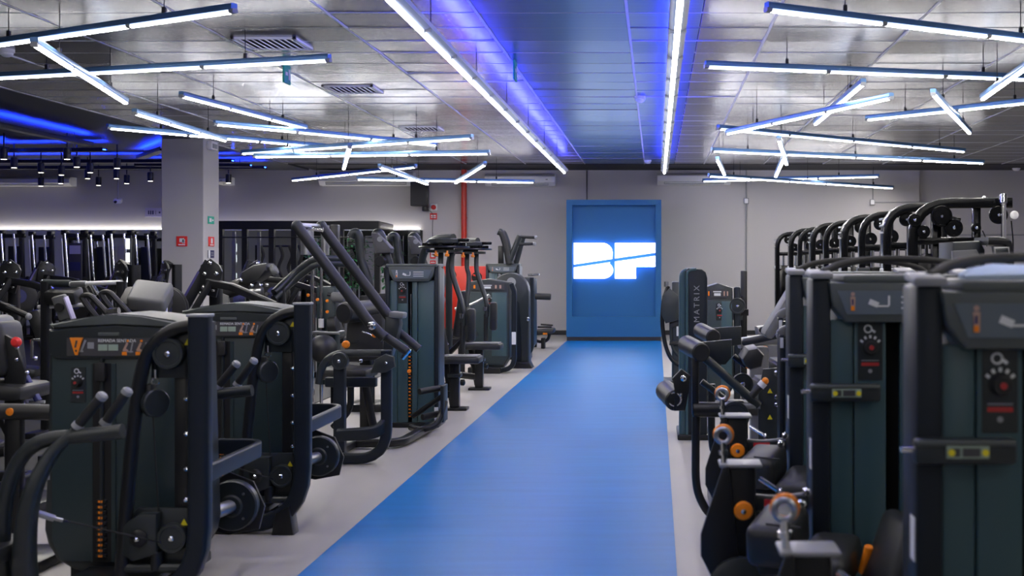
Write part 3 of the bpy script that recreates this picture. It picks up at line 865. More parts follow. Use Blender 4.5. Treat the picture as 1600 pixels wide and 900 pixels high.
    part('rear_post', B().bx(X-.53, X-.45, Y+.85, Y+.94, 0, .66, bev=.01), 'black_metal', T)
    part('cam_plate', B().prism([(X-.03, .45), (X-.16, .50), (X-.30, .40), (X-.30, .2), (X-.16, .17), (X+.0, .2), (X+.03, .32)], 'xz', Y+.80, Y+.82, bev=.004), 'black_metal', T)
    d = part('pivot_disc', B().lathe([(.125, -.03), (.132, -.02), (.132, .02), (.125, .03), (.06, .032), (.05, .04), (0, .04)], L(-.12, .76, .335), n=30), 'graphite', T)
    for k in range(4):
        a = PI/4+k*PI/2
        part('disc_bolt', B().cyl(L(-.12+.09*math.cos(a), .728, .335+.09*math.sin(a)), L(-.12+.09*math.cos(a), .722, .335+.09*math.sin(a)), .007, n=8), 'steel', d)
    part('pivot_shaft', B().cyl(L(-.12, .74, .335), L(-.26, .45, .30), .036, n=16, ch=.004), 'steel', T)
    part('rear_base', B().sweep([L(-.3, .04, .05), L(-.3, .85, .05)], .06, .06), 'black_metal', T)
    # user side: seat frame, grips, seat
    part('handle_arm', B().sweep(smooth([L(-.13, -.5, .90), L(-.3, -.5, .88), L(-.46, -.5, .86), L(-.56, -.5, .78), L(-.62, -.5, .6), L(-.65, -.45, .3), L(-.66, -.3, .03)]), .062, n=12), 'graphite', T)
    part('swing_arm', B().sweep(smooth([L(-.33, -.5, .90), L(-.42, -.52, .80), L(-.49, -.55, .62), L(-.54, -.5, .35), L(-.56, -.42, .12)]), .066, .085, up=(0, 1, 0), cr=.02, taper=(.55, 1.4)), 'graphite', T)
    for a, b in (((-.34, -.5, .895), (-.225, -.5, 1.035)), ((-.26, -.42, .895), (-.155, -.42, 1.045))):
        a, b = L(*a), L(*b)
        d = (b-a).normalized()
        g = part('grip', B().cyl(a+d*.04, b, .021, n=14, ch=.003), 'rubber', T)
        part('grip_end', B().cyl(b-d*.005, b+d*.028, .023, n=14, ch=.008), 'cap_grey', g)
        part('grip_ring', B().cyl(a+d*.025, a+d*.045, .024, n=14), 'cap_grey', g)
        part('grip_stem', B().cyl(a-d*.05, a+d*.03, .015, n=10), 'black_metal', g)
    part('cable_end', B().cyl(L(-.49, -.5, .56), L(-.43, -.47, .53), .014, n=10).cyl(L(-.43, -.47, .53), L(-.40, -.46, .52), .008, n=8), 'steel', T)
    part('pull_cable', B().cyl(L(-.42, -.46, .525), L(-.16, -.05, .33), .004, n=6), 'rubber', T)
    part('seat_post', B().bx(X-.82, X-.74, Y-.55, Y-.45, .0, .36, bev=.01), 'black_metal', T)
    part('seat', B().bx(X-.98, X-.58, Y-.68, Y-.32, .36, .44, bev=.03), 'vinyl_pad', T)
    part('floor_beam', B().sweep([L(-.66, -.5, .05), L(-.66, .5, .05)], .08, .06), 'black_metal', T)
    part('floor_plate', B().bx(X-.6, X-.2, Y+.0, Y+.2, .13, .16, bev=.006), 'black_metal', T)
    return T
rm = row_machine('nearest dark row machine with placard-faced tower, black side frame and orange warning triangle')
ph = P(118, 541, 5.43+.2)
part('warning_triangle', B().prism([(ph.x-.031, ph.z+.04), (ph.x+.031, ph.z+.04), (ph.x+.006, ph.z-.043), (ph.x-.006, ph.z-.043)], 'xz', 5.43+.205, 5.43+.213, bev=.001), 'orange', rm, 'orange warning triangle sticker on the placard')
part('triangle_mark', B().box((ph.x, 5.634, ph.z+.01), (.008, .003, .034), (0, .2, 0)).box((ph.x, 5.634, ph.z-.022), (.008, .003, .009)), 'label_dark', rm)
rm2 = dup(rm, (0, 1.58, 0), 'second dark row machine from the viewer, curved base resting on the grey floor')
for c in list(rm2.children):
    if c.name.startswith(('warning_triangle', 'triangle_mark')):
        bpy.data.objects.remove(c)

# foam roller bar at the left edge
T = thing('roller_bar', 'thick grey foam roller with a silver ring at the left edge, before the black machines', 'exercise bar', P(60, 720, 6.3)*V((1, 1, 0)) if False else (-3.45, 6.3, 0))
a, b = P(-25, 642, 6.3), P(106, 645, 6.3)
part('foam', B().cyl(a, b, .042, n=18, ch=.006), 'vinyl_pad', T)
part('ring', B().cyl(b, b+V((.085, 0, 0)), .036, n=16, ch=.004), 'chrome', T)
part('stem', B().bx(a.x+.12, a.x+.19, 6.3, 6.36, 0, a.z, bev=.008), 'black_metal', T)
part('orange_button', B().lathe([(.02, .03), (.02, .046), (0, .05)], (a.x+.16, 6.3, a.z), n=12), 'orange', T)
part('foot', B().bx(a.x-.1, a.x+.4, 6.1, 6.5, 0, .06, bev=.01), 'black_metal', T)

# ------------------------------------------------------------------ left row: long-arm machine
def P2(px, py, Y):
    return P(px, py, Y)
T = thing('long_arm_machine', 'machine with two long slanting padded arms and a tall teal weight tower', 'gym machine', (-2.3, 10.2, 0))
Y = 9.43
part('front_frame', B().sweep([P(604, 548, Y), P(604, 722, Y)+V((0, 0, .03)), P(530, 722, Y)+V((-.1, 0, .03))], .085, .075, fil=.3, up=(0, 1, 0), cr=.02), 'blue_black', T)
part('front_rail', B().sweep([P(606, 655, Y+.05), P(590, 676, Y-.1), P(528, 680, Y-.1)], .05, .1, fil=.12, cr=.015), 'blue_black', T)
part('top_tube', B().sweep(smooth([P(498, 600, Y), P(501, 580, Y), P(512, 562, Y), P(530, 553, Y), P(560, 552, Y), P(612, 552, Y)]), .06, n=12), 'graphite', T)
part('front_post', B().bx(P(528, 0, Y).x-.045, P(528, 0, Y).x+.045, Y+.02, Y+.1, .02, .86, bev=.01), 'blue_black', T)
pulley(T, P(531, 564, Y-.06), .068, h=.06)
part('cam', B().prism([(P(x, y, Y).x, P(x, y, Y).z) for x, y in ((582, 582), (590, 560), (605, 552), (618, 556), (620, 572), (606, 581))], 'xz', Y-.08, Y-.03, bev=.01), 'graphite', T)
bolt(T, P(603, 567, Y-.085))
bolt(T, P(564, 564, Y-.03), r=.016)
for (pts, Y_) in (([(464, 353), (580, 508), (601, 528)], 9.55), ([(502, 353), (604, 490), (618, 506)], 10.05)):
    q = [P(x, y, Y_) for x, y in pts]
    ar = part('press_arm', B().sweep(fillet(q, .2), .088, n=16), 'vinyl_pad', T)
    part('arm_end', B().ball(q[0], .046, n=14), 'graphite', ar)
for (a, b, Y_) in (((588, 516), (637, 550), 9.6), ((615, 512), (655, 546), 10.05)):
    a, b = P(*a, Y_), P(*b, Y_)
    g = part('handle', B().cyl(a, b, .036, n=14, ch=.005), 'vinyl_pad', T)
    part('handle_ring', B().cyl(a-(b-a).normalized()*.03, a, .03, n=12), 'chrome', g)
bolt(T, P(581, 509, 9.49), r=.035)
part('arm_link', B().cyl(P(466, 352, 9.55), P(500, 354, 10.05), .022, n=10), 'steel', T)
part('top_handle', B().cyl(P(482, 356, 9.8), P(505, 359, 9.8), .02, n=10), 'chrome', T)
part('pivot_bracket', B().prism([(P(x, y, 10.1).x, P(x, y, 10.1).z) for x, y in ((612, 494), (632, 490), (634, 505), (628, 530), (618, 560), (606, 560), (611, 525))], 'xz', 9.85, 10.0, bev=.01), 'graphite', T)
part('pivot_cap', B().box(P(622, 492, 9.9), (.12, .16, .05), (0, .1, 0), bev=.012), 'vinyl_grey', T)
part('pivot_link', B().cyl(P(628, 560, 9.7), P(640, 546, 9.7), .02, n=10), 'chrome', T)
part('roll_pad', B().cyl(P(536, 489, 10.5), P(586, 484, 10.9), .095, n=20, ch=.015), 'vinyl_pad', T)
part('backrest', B().prism([(P(x, y, 10.8).x, P(x, y, 10.8).z) for x, y in ((546, 500), (600, 488), (604, 560), (532, 566), (548, 540))], 'xz', 10.7, 10.85, bev=.02), 'rubber', T)
part('back_post', B().bx(-2.72, -2.62, 10.86, 10.96, 0, 1.3, bev=.01), 'black_metal', T)
for (px, py, r, Y_) in ((541, 538, .034, 10.3), (586, 523, .024, 10.3)):
    q = P(px, py, Y_)
    k = part('adjust_knob', B().lathe([(r*.5, -.05), (r*.5, 0), (r, .002), (r, .02), (r*.7, .03), (0, .032)], q, n=16), 'orange', T)
    part('knob_stem', B().cyl(q+V((0, .02, 0)), (q.x, 10.72, q.z), .012, n=8), 'chrome', k)
part('lever', B().cyl(P(566, 518, 10.3), P(583, 524, 10.3), .008, n=8), 'chrome', T)
part('seat_tube', B().sweep(smooth([P(555, 580, 10.2), P(570, 600, 10.2), P(578, 640, 10.2), P(585, 672, 10.2)]), .07, n=12), 'black_metal', T)
part('seat_leg', B().sweep([P(548, 570, 10.4), P(548, 640, 10.4), P(520, 668, 10.4)], .06, fil=.2, n=10), 'black_metal', T)
part('seat', B().bx(-2.85, -2.42, 9.9, 10.35, .62, .71, bev=.03), 'vinyl_pad', T)
part('seat_bar', B().bx(-2.72, -2.3, 9.72, 9.79, .58, .66, bev=.01), 'blue_black', T)
part('base_beam', B().sweep([(-2.62, 9.5, .05), (-2.62, 11.4, .05)], .09, .07), 'black_metal', T)
part('cross_beam', B().sweep([(-2.62, 10.2, .05), (-2.2, 10.2, .05), (-2.14, 11.4, .05)], .08, .07, fil=.2), 'black_metal', T)
tower(T, -2.63, -2.11, 11.5, .36, 1.58, slot=(.42, .5), stack=18, pin=13, picto=False)
part('tower_sticker', B().bx(-2.15, -2.115, 11.484, 11.49, .06, .2), 'print_white', T)
ff = part('foot_frame', B().sweep(smooth([(-2.3, 11.1, .06), (-2.15, 10.9, .07), (-2.02, 10.95, .12), (-1.98, 11.1, .3)]), .06, n=10), 'black_metal', T)
part('foot_pad', B().cyl(P(655, 612, 11.0), P(690, 606, 11.2), .03, n=12, ch=.004), 'rubber', T)
part('foot_pad', B().cyl(P(660, 652, 11.0), P(692, 645, 11.2), .03, n=12, ch=.004), 'rubber', T)
part('foot_plate', B().bx(-2.0, -1.97, 10.98, 11.2, .12, .46, bev=.006), 'blue_black', T)
part('foot_strut', B().cyl((-2.3, 11.2, .15), (-1.99, 11.1, .36), .025, n=10), 'black_metal', T)

# hooded twin bent uprights behind it
def hooded(px, Y, lab):
    x = (px-1025)/F*Y
    T = thing('hooded_machine', lab, 'gym machine', (x, Y, 0), 'machines with twin bent uprights')
    k = Y/F
    q = lambda dx, z, dy=0: V((x+dx, Y+dy, z))
    for s, dy in ((-1, 0), (1, .12)):
        part('bent_upright', B().sweep(smooth([q(-.12+s*.12, 1.88, dy), q(-.10+s*.11, 1.93, dy), q(-.05+s*.11, 1.90, dy), q(0+s*.13, 1.65, dy), q(.09+s*.13, 1.35, dy), q(.10+s*.13, .9, dy), q(.10+s*.13, .03, dy)]), .095, n=14), 'graphite', T)
    part('hood', B().prism([(x-.02, 1.93), (x+.05, 1.93), (x+.2, 1.76), (x+.19, 1.71), (x+.02, 1.70)], 'xz', Y-.02, Y+.16, bev=.025), 'hood_grey', T)
    part('badge', B().lathe([(.03, 0), (.03, .008), (0, .01)], q(.08, 1.86, -.025), n=14), 'print_grey', T)
    part('hub', B().cyl(q(.08, 1.62, -.05), q(.08, 1.62, .18), .06, n=16, ch=.008), 'black_metal', T)
    pl = part('joint_plate', B().bx(x-.04, x+.34, Y-.06, Y-.04, 1.13, 1.27, bev=.006), 'black_metal', T)
    for dx in (.06, .16):
        bolt(pl, q(dx, 1.2, -.065), r=.014)
    part('base', B().bx(x-.25, x+.28, Y-.2, Y+.3, 0, .08, bev=.01), 'black_metal', T)
    part('seat', B().bx(x-.3, x+.1, Y+.15, Y+.5, .5, .6, bev=.03), 'vinyl_pad', T)
    part('seat_post', B().bx(x-.14, x-.06, Y+.2, Y+.29, .05, .52), 'black_metal', T)
    return T
h1 = hooded(583, 12.9, 'twin bent uprights with a grey hood right behind the long arms')
dup(h1, loc=(P(640, 0, 14.4).x, 14.4, 0), label='twin bent uprights with a grey hood left of the red pipe, behind the teal tower')

# ------------------------------------------------------------------ left row: two overhead-arm fly machines
def fly_machine(X, Y, lab):
    T = thing('fly_machine', lab, 'gym machine', (X, Y, 0), 'fly machines with overhead arm discs')
    q = lambda dx, dy, z: V((X+dx, Y+dy, z))
    part('boom', B().sweep(smooth([q(-.45, .5, .05), q(-.45, .5, 1.3), q(-.44, .5, 1.62), q(-.36, .45, 1.80), q(-.22, .3, 1.87), q(-.02, .15, 1.88)]), .09, n=14), 'graphite', T)
    dx, dy = -.10, .02
    d = part('cam_disc', B().lathe([(.27, -.010), (.28, 0), (.27, .010), (0, .011)], q(dx, dy, 1.775), (0, 0, 1), n=30), 'black_metal', T)
    part('cam_ring', B().lathe([(.2, 0), (.2, .03), (0, .031)], q(dx, dy, 1.715), (0, 0, 1), n=26), 'graphite', d)
    part('cam_hub', B().lathe([(.16, 0), (.17, .012), (.17, .05), (.15, .06), (0, .06)], q(dx, dy, 1.81), (0, 0, 1), n=22), 'graphite', d)
    part('cam_spacer', B().lathe([(.11, 0), (.11, .1)], q(dx, dy, 1.72), (0, 0, 1), n=18), 'gloss_black', d)
    for a_ in range(8):
        e = 2*PI*a_/8
        part('cam_block', B().box(q(dx+.215*math.cos(e), dy+.215*math.sin(e), 1.80), (.05, .05, .04), (0, 0, e), bev=.008, seg=1), 'gloss_black', d)
    part('cam_arm', B().box(q(dx+.2, dy-.02, 1.85), (.16, .07, .035), bev=.01), 'gloss_black', d)
    for e in (-.05, .07):
        part('range_knob', B().lathe([(.012, 0), (.012, .03), (.026, .04), (.022, .058), (0, .06)], q(dx+e, dy-.21, 1.73), (0, -.3, -1), n=10), 'orange', d)
    for dx, lean in ((-.14, .02), (-.02, .14)):
        a = part('swing_arm', B().sweep(smooth([q(dx, .05, 1.74), q(dx, .03, 1.55), q(dx+.03, .0, 1.42), q(dx+lean, -.08, 1.12), q(dx+lean+.01, -.1, .92)]), .06, n=12), 'graphite', T)
        part('arm_collar', B().cyl(q(dx+lean, -.085, 1.0), q(dx+lean, -.085, 1.05), .04, n=12), 'chrome', a)
        part('arm_grip', B().cyl(q(dx+lean, -.1, .62), q(dx+lean, -.1, .96), .028, n=12, ch=.004), 'rubber', a)
    part('arm_pad', B().box(q(.22, -.12, .93), (.09, .1, .36), bev=.03), 'vinyl_pad', T)
    part('main_post', B().sweep([q(-.22, .15, 1.2), q(.0, .05, .05)], .09, .07), 'black_metal', T)
    part('diagonal_brace', B().sweep([q(-.5, .3, .35), q(-.1, .15, .72)], .06, .06), 'black_metal', T)
    part('backrest', B().box(q(-.22, .1, .95), (.12, .3, .6), (0, .15, 0), bev=.04), 'vinyl_pad', T)
    part('seat', B().box(q(.06, -.06, .55), (.52, .34, .075), bev=.025), 'vinyl_pad', T)
    part('seat_trim', B().box(q(.06, -.06, .592), (.46, .3, .012), bev=.005), 'vinyl_grey', T)
    part('seat_post', B().bx(X-.02, X+.08, Y-.1, Y, .03, .52, bev=.008), 'black_metal', T)
    part('seat_collar', B().bx(X-.04, X+.1, Y-.12, Y+.02, .36, .4, bev=.006), 'graphite', T)
    k = part('seat_knob', B().lathe([(.035, 0), (.035, .03), (.02, .04), (0, .04)], q(.1, -.05, .3), (1, -.3, 0), n=14), 'black_metal', T)
    part('base_foot', B().bx(X-.1, X+.17, Y-.14, Y+.04, 0, .03, bev=.006), 'black_metal', T)
    part('base_beam', B().sweep([q(.03, -.05, .16), q(-.45, .4, .16)], .07, .08), 'black_metal', T)
    part('rear_foot', B().bx(X-.6, X-.3, Y+.35, Y+.65, 0, .05, bev=.006), 'black_metal', T)
    return T
fm = fly_machine(-2.22, 12.95, 'nearer fly machine with overhead arm discs, right behind the teal weight tower')
dup(fm, loc=(-2.26, 15.0, 0), label='farther fly machine with overhead arm discs, in front of the red panel')

# ------------------------------------------------------------------ left row far: placard tower with arch, tower, etc.
def small_placard_tower(T, x0, x1, yf, zt, dep=.4):
    out = [(x0+.02, zt-.05), ((x0+x1)/2, zt), (x1-.02, zt-.05), (x1, .25), (x1-.1, .08), (x0+.1, .08), (x0, .25)]
    part('shell', B().prism(out, 'xz', yf, yf+dep, bev=.02), 'graphite', T)
    w_ = x1-x0
    part('shell_face', B().prism([(x0+.04, zt-.19), (x1-.04, zt-.19), (x1-.03, .26), (x1-.1, .12), (x0+.1, .12), (x0+.03, .26)], 'xz', yf-.012, yf+.01, bev=.006), 'teal_dark', T)
    part('face_panel', B().bx(x0+w_*.60, x0+w_*.93, yf-.018, yf, .25, zt-.2, bev=.006), 'teal_panel', T)
    part('placard', B().bx(x0+.1, x1-.08, yf-.016, yf-.01, zt-.16, zt-.07), 'label_dark', T)
    for u0, u1, m_ in ((.2, .24, 'orange'), (.67, .71, 'skin_print'), (.77, .81, 'skin_print')):
        part('figure_print', B().bx(x0+w_*u0, x0+w_*u1, yf-.02, yf-.015, zt-.14, zt-.09), m_, T)
    part('print_line', B().bx(x0+w_*.35, x0+w_*.6, yf-.02, yf-.015, zt-.1, zt-.088).bx(x0+w_*.38, x0+w_*.58, yf-.02, yf-.015, zt-.14, zt-.11), 'print_white', T)
    dial_panel(T, x0+w_*.55, yf-.013, zt-.3, .9)
T = thing('placard_machine', 'dark placard-faced weight tower with rounded black side frame, right of the fly machines', 'gym machine', (-2.4, 17.2, 0))
small_placard_tower(T, -2.78, -2.12, 17.2, 1.37)
part('side_frame', B().sweep([(-2.1, 17.2, 1.30), (-2.06, 17.2, 1.2), (-2.06, 17.2, .05), (-2.5, 17.2, .05)], .07, .08, fil=.18, up=(0, 1, 0)), 'blue_black', T)
part('sticker', B().bx(-2.09, -2.03, 17.15, 17.158, .42, .6), 'print_white', T)
part('base', B().bx(-2.72, -2.25, 17.1, 17.7, 0, .09, bev=.01), 'black_metal', T)
part('seat', B().box((-2.75, 16.75, .58), (.42, .36, .09), bev=.03), 'vinyl_pad', T)
part('seat_post', B().bx(-2.79, -2.71, 16.7, 16.8, 0, .55), 'black_metal', T)
part('arm_lever', B().sweep(smooth([(-2.85, 16.8, .95), (-2.6, 16.75, 1.02), (-2.35, 16.7, 1.15)]), .04, n=8), 'steel', T)

T = thing('arch_machine', 'black machine with a high round arch and pale badge, between two teal towers', 'gym machine', (-2.05, 18.2, 0))
arch = [(-2.52+.0, 1.1)] + [(-2.22+.28*math.cos(math.radians(a)), 1.17+.28*math.sin(math.radians(a))) for a in range(180, -1, -15)] + [(-1.93, .04), (-2.05, .04), (-2.06, 1.0), (-2.2, 1.15), (-2.45, 1.1)]
part('arch_shell', B().prism(arch, 'xz', 18.0, 18.3, bev=.02), 'graphite', T)
part('badge', B().lathe([(.07, 0), (.07, .008), (0, .01)], (-2.2, 18.0, 1.31), n=20), 'print_grey', T)
part('post', B().bx(-2.16, -1.98, 18.02, 18.25, 0.03, 1.15, bev=.02), 'blue_black', T)
part('foot', B().prism([(-2.25, 0), (-1.88, 0), (-1.93, .1), (-2.2, .1)], 'xz', 17.95, 18.3, bev=.01), 'black_metal', T)
part('pivot', B().lathe([(.03, 0), (.03, .03), (0, .035)], (-1.95, 18.0, .75), n=12), 'chrome', T)

T = thing('teal_tower_machine', 'slim teal weight tower with curved black edge, farthest along the left row', 'gym machine', (-2.2, 19.6, 0))
part('shell', B().prism([(-2.5, .1), (-2.5, 1.33), (-2.42, 1.36), (-2.08, 1.36), (-2.02, 1.33), (-2.02, .25), (-2.12, .1)], 'xz', 19.6, 20.1, bev=.02), 'graphite', T)
part('front_panel', B().bx(-2.45, -2.14, 19.585, 19.61, .14, 1.15, bev=.006), 'teal_panel', T)
part('side_frame', B().sweep([(-2.05, 19.6, 1.36), (-2.05, 19.6, .08), (-2.4, 19.6, .06)], .06, .09, fil=.22, up=(0, 1, 0)), 'blue_black', T)
part('pin_handle', B().cyl((-2.12, 19.58, 1.40), (-1.93, 19.58, 1.41), .018, n=8), 'chrome', T)
part('side_handle', B().cyl((-2.0, 19.6, 1.05), (-1.74, 19.6, 1.04), .055, n=14, ch=.01), 'rubber', T)
part('base', B().bx(-2.5, -2.1, 19.6, 20.1, 0, .11, bev=.01), 'black_metal', T)

T = thing('dip_machine', 'tall teal tower with raised backrest and two slanting dip handles, before the back wall', 'gym machine', (-3.0, 21.0, 0))
tower(T, -3.02, -2.42, 21.0, .5, 1.58, stack=0, cons=True)
k = 21.0
part('backrest', B().sweep(smooth([P(780, 362, k), P(786, 366, k), P(792, 385, k), P(797, 412, k)]), .12, .3, up=(0, 1, 0), cr=.04), 'vinyl_pad', T)
part('rear_post', B().bx(P(777, 0, k).x, P(786, 0, k).x, k+.1, k+.2, 1.5, P(0, 384, k).z, bev=.01), 'black_metal', T)
for (a, b, c, y_) in (((795, 412), (812, 368), (838, 371), k-.1), ((806, 412), (818, 368), (836, 382), k+.2)):
    part('arm', B().cyl(P(*a, y_), P(*b, y_), .05, n=12, ch=.008), 'graphite', T)
g = part('dip_handle', B().cyl(P(812, 370, k-.1), P(836, 371, k-.1), .026, n=10), 'rubber', T)
part('handle_end', B().ball(P(837, 371, k-.1), .035, n=10), 'cap_grey', g)
g = part('dip_handle', B().cyl(P(808, 382, k-.1), P(834, 381, k-.1), .026, n=10), 'rubber', T)
part('handle_end', B().ball(P(835, 381, k-.1), .035, n=10), 'cap_grey', g)

a, b = P(690, 416, 22.5), P(760, 497, 22.5)
T = thing('red_cabinet', 'bright red upright panel unit with oval grip holes, below the red pipe', 'cabinet', ((a.x+b.x)/2, 22.5, 0))
cb = B().bx(a.x, b.x, 22.5, 22.9, .35, a.z, bev=.01)
part('body', cb, 'red_paint', T)
for px, py in ((705, 430), (745, 433)):
    q = P(px, py, 22.49)
    part('grip_hole', B().lathe([(.1, 0), (.1, .012), (0, .012)], q+V((0, .004, 0)), n=20), 'slot_black', T)
    part('grip_bar', B().box(q-V((0, .012, -.02)), (.15, .02, .03), (0, .3, 0), bev=.006), 'red_paint', T)
part('side_edge', B().bx(b.x-.005, b.x+.05, 22.49, 22.9, .35, a.z), 'black_metal', T)
part('base', B().bx(a.x+.05, b.x-.05, 22.55, 22.85, 0, .36), 'black_metal', T)

T = thing('bench_machine', 'low black bench machine with thin bars, nearest the back wall by the runner', 'gym machine', (-2.25, 22.2, 0))
q = lambda px, py: P(px, py, 22.2)
part('seat', B().box(q(848, 518), (.45, .5, .09), (0, -.1, 0), bev=.03), 'vinyl_pad', T)
part('frame', B().sweep(smooth([q(832, 530), q(845, 534), q(856, 530), q(860, 515)]), .06, n=10), 'black_metal', T)
part('foot', B().bx(q(846, 0).x, q(852, 0).x, 22.1, 22.3, 0, .2, bev=.01), 'black_metal', T)
part('rear_foot', B().bx(q(830, 0).x, q(836, 0).x, 22.5, 22.6, 0, .2, bev=.01), 'black_metal', T)
part('bar', B().cyl(q(845, 507), q(864, 508), .016, n=8).cyl(q(840, 511), q(862, 511), .016, n=8), 'black_metal', T)
part('red_mark', B().box(q(854, 520)-V((0, .27, 0)), (.08, .02, .03)), 'orange', T)

# ------------------------------------------------------------------ right row: three leg-curl machines
def leg_curl(lab):
    T = thing('leg_curl_machine', lab, 'gym machine', (.6, 4.4, 0), 'leg curl machines of the right row')
    Y = 4.3
    tower(T, .565, 1.16, Y, .5, 1.545, slot=(.455, .54), stack=0, lm='teal_panel', edge=.115, inset=.10)
    part('frame_cap', B().box((.598, Y+.03, 1.560), (.085, .12, .022), (.12, .0, 0), bev=.006), 'cap_grey', T)
    part('frame_cap', B().box((1.127, Y+.03, 1.560), (.085, .12, .022), (.12, .0, 0), bev=.006), 'cap_grey', T)
    part('top_handle', B().sweep(smooth([(.61, Y+.04, 1.565), (.70, Y+.15, 1.597), (.86, Y+.3, 1.615), (1.1, Y+.4, 1.61), (1.3, Y+.45, 1.57), (1.35, Y+.45, 1.5)]), .028, n=10), 'rubber', T)
    bd = part('tower_strap', B().bx(.555, .81, Y-.045, Y-.005, 1.10, 1.165, bev=.012), 'graphite', T)
    part('strap_rim', B().bx(.56, .805, Y-.05, Y-.03, 1.148, 1.162, bev=.004), 'graphite_light', T)
    part('strap_label', B().bx(.632, .738, Y-.049, Y-.044, 1.117, 1.148, bev=.001, seg=1), 'lcd_green', bd)
    part('strap_print', B().bx(.642, .665, Y-.051, Y-.048, 1.122, 1.143).bx(.672, .715, Y-.051, Y-.048, 1.122, 1.143), 'label_dark', bd)
    part('strap_dot', B().cyl((.644, Y-.048, 1.132), (.644, Y-.0525, 1.132), .009, n=10), 'yellow', bd)
    part('strap_dot', B().cyl((.728, Y-.048, 1.132), (.728, Y-.0525, 1.132), .009, n=10), 'yellow', bd)
    part('strap_pin', B().cyl((.525, Y-.02, 1.135), (.56, Y-.02, 1.135), .008, n=8), 'chrome', T)
    part('post_sticker', B().bx(.563, .568, Y+.0, Y+.05, .85, .96), 'print_white', T)
    # front post with cap, knob and ring
    part('front_post', B().bx(.262, .372, 4.40, 4.50, .0, .84, bev=.012), 'black_metal', T)
    part('post_cap', B().box((.315, 4.45, .847), (.16, .13, .014), bev=.006), 'cap_grey', T)
    kn = part('adjust_knob', B().lathe([(.015, -.03), (.015, 0), (.034, .003), (.036, .012), (.03, .024), (0, .027)], (.322, 4.375, .687), n=22), 'orange', T)
    part('knob_bolt', B().lathe([(.01, 0), (.01, .03), (0, .032)], (.322, 4.375, .687), n=8), 'chrome', kn)
    rg = part('pull_ring', B().torus((.25, 4.42, .955), .026, .009, (.1, 1, 0), n=20, k=10), 'steel', T)
    part('ring_sleeve', B().torus((.253, 4.436, .958), .031, .009, (.1, 1, 0), n=20, k=8), 'orange', rg)
    part('ring_stem', B().cyl((.25, 4.42, .93), (.255, 4.42, .85), .012, n=10).cyl((.25, 4.42, .90), (.251, 4.42, .885), .018, n=10), 'chrome', rg)
    part('cam_plate', B().prism([(.245, .845), (.27, .85), (.33, .30), (.24, .42), (.2, .45), (.165, .52), (.165, .60)], 'xz', 4.36, 4.385, bev=.006), 'black_metal', T)
    part('cam_cover', B().lathe([(.12, 0), (.12, .03), (.1, .04), (0, .04)], (.31, 4.37, .40), n=24), 'graphite', T)
    part('crank', B().cyl((.385, 4.4, .80), (.45, 4.38, .76), .009, n=8).ball((.46, 4.378, .755), .014, n=8), 'chrome', T)
    part('side_bolt', B().cyl((.22, 4.37, .73), (.255, 4.37, .745), .01, n=8), 'chrome', T)
    # pads
    def pad(nm, c, s, rot):
        o = part(nm, B().box(c, s, rot, bev=.038, seg=3), 'vinyl_pad', T)
        return o
    pad('knee_pad', (.43, 4.16, .645), (.17, .30, .15), (.12, 0, -.35))
    pad('thigh_pad', (.60, 4.10, .56), (.18, .34, .13), (.1, 0, -.35))
    part('pad_seam', B().sweep([(.375, 4.04, .71), (.49, 4.0, .705)], .008, n=6), 'rubber', T)
    pad('back_pad', (.80, 4.0, .58), (.10, .3, .34), (0, .35, .1))
    part('pad_bracket', B().bx(.36, .62, 4.16, 4.3, .50, .56, bev=.01), 'black_metal', T)
    bar = part('cross_bar', B().sweep(smooth([(.36, 4.46, .70), (.46, 4.46, .695), (.6, 4.46, .71)]), .05, .06), 'graphite', T)
    part('red_sticker', B().bx(.405, .485, 4.428, 4.436, .69, .715), 'sign_red', bar)
    part('white_sticker', B().bx(.405, .485, 4.428, 4.436, .676, .69), 'print_white', bar)
    part('lower_beam', B().bx(.36, .6, 4.4, 4.5, .42, .5, bev=.01), 'black_metal', T)
    for z in (.78, .76):
        pass
    bolt(T, (.545, 4.29, .77), r=.016)
    bolt(T, (.515, 4.2, .745), r=.018)
    part('orange_lever', B().cyl((.72, 4.12, .52), (.74, 4.1, .62), .018, n=12, ch=.004), 'orange', T)
    part('base_beam', B().sweep([(.31, 4.1, .05), (.31, 4.9, .05)], .09, .08), 'black_metal', T)
    part('base_cross', B().sweep([(.31, 4.45, .05), (1.1, 4.45, .05)], .08, .08), 'black_metal', T)
    part('seat_post', B().bx(.55, .64, 4.12, 4.21, .0, .52, bev=.01), 'black_metal', T)
    return T
lc = leg_curl('middle leg curl machine of the right row, dark tower and orange-knobbed black post')
dup(lc, (.085, -1.33, 0), 'nearest leg curl machine at the right edge, dark tower close to the viewer')
dup(lc, (.075, 1.4, 0), 'farthest of the three leg curl machines, its tower hidden behind the middle one')
bm_ = B()
cl = [(.80, 3.05), (1.2, 3.0), (1.28, 3.12), (1.22, 3.3), (.92, 3.32), (.82, 3.2)]
rs = []
for k, (s, z) in enumerate(((1.0, 1.552), (1.02, 1.566), (.9, 1.578), (.6, 1.585), (.2, 1.583))):
    rs.append([V((1.03+(x-1.03)*s, 3.16+(y-3.16)*s, z+.006*math.sin(9*x+5*y+k))) for x, y in cl])
solo('towel', bm_.rings(rs), 'cloth_blue', 'folded pale blue cloth on top of the nearest right tower', 'towel', (1.03, 3.16, 1.55)).location.z += .007

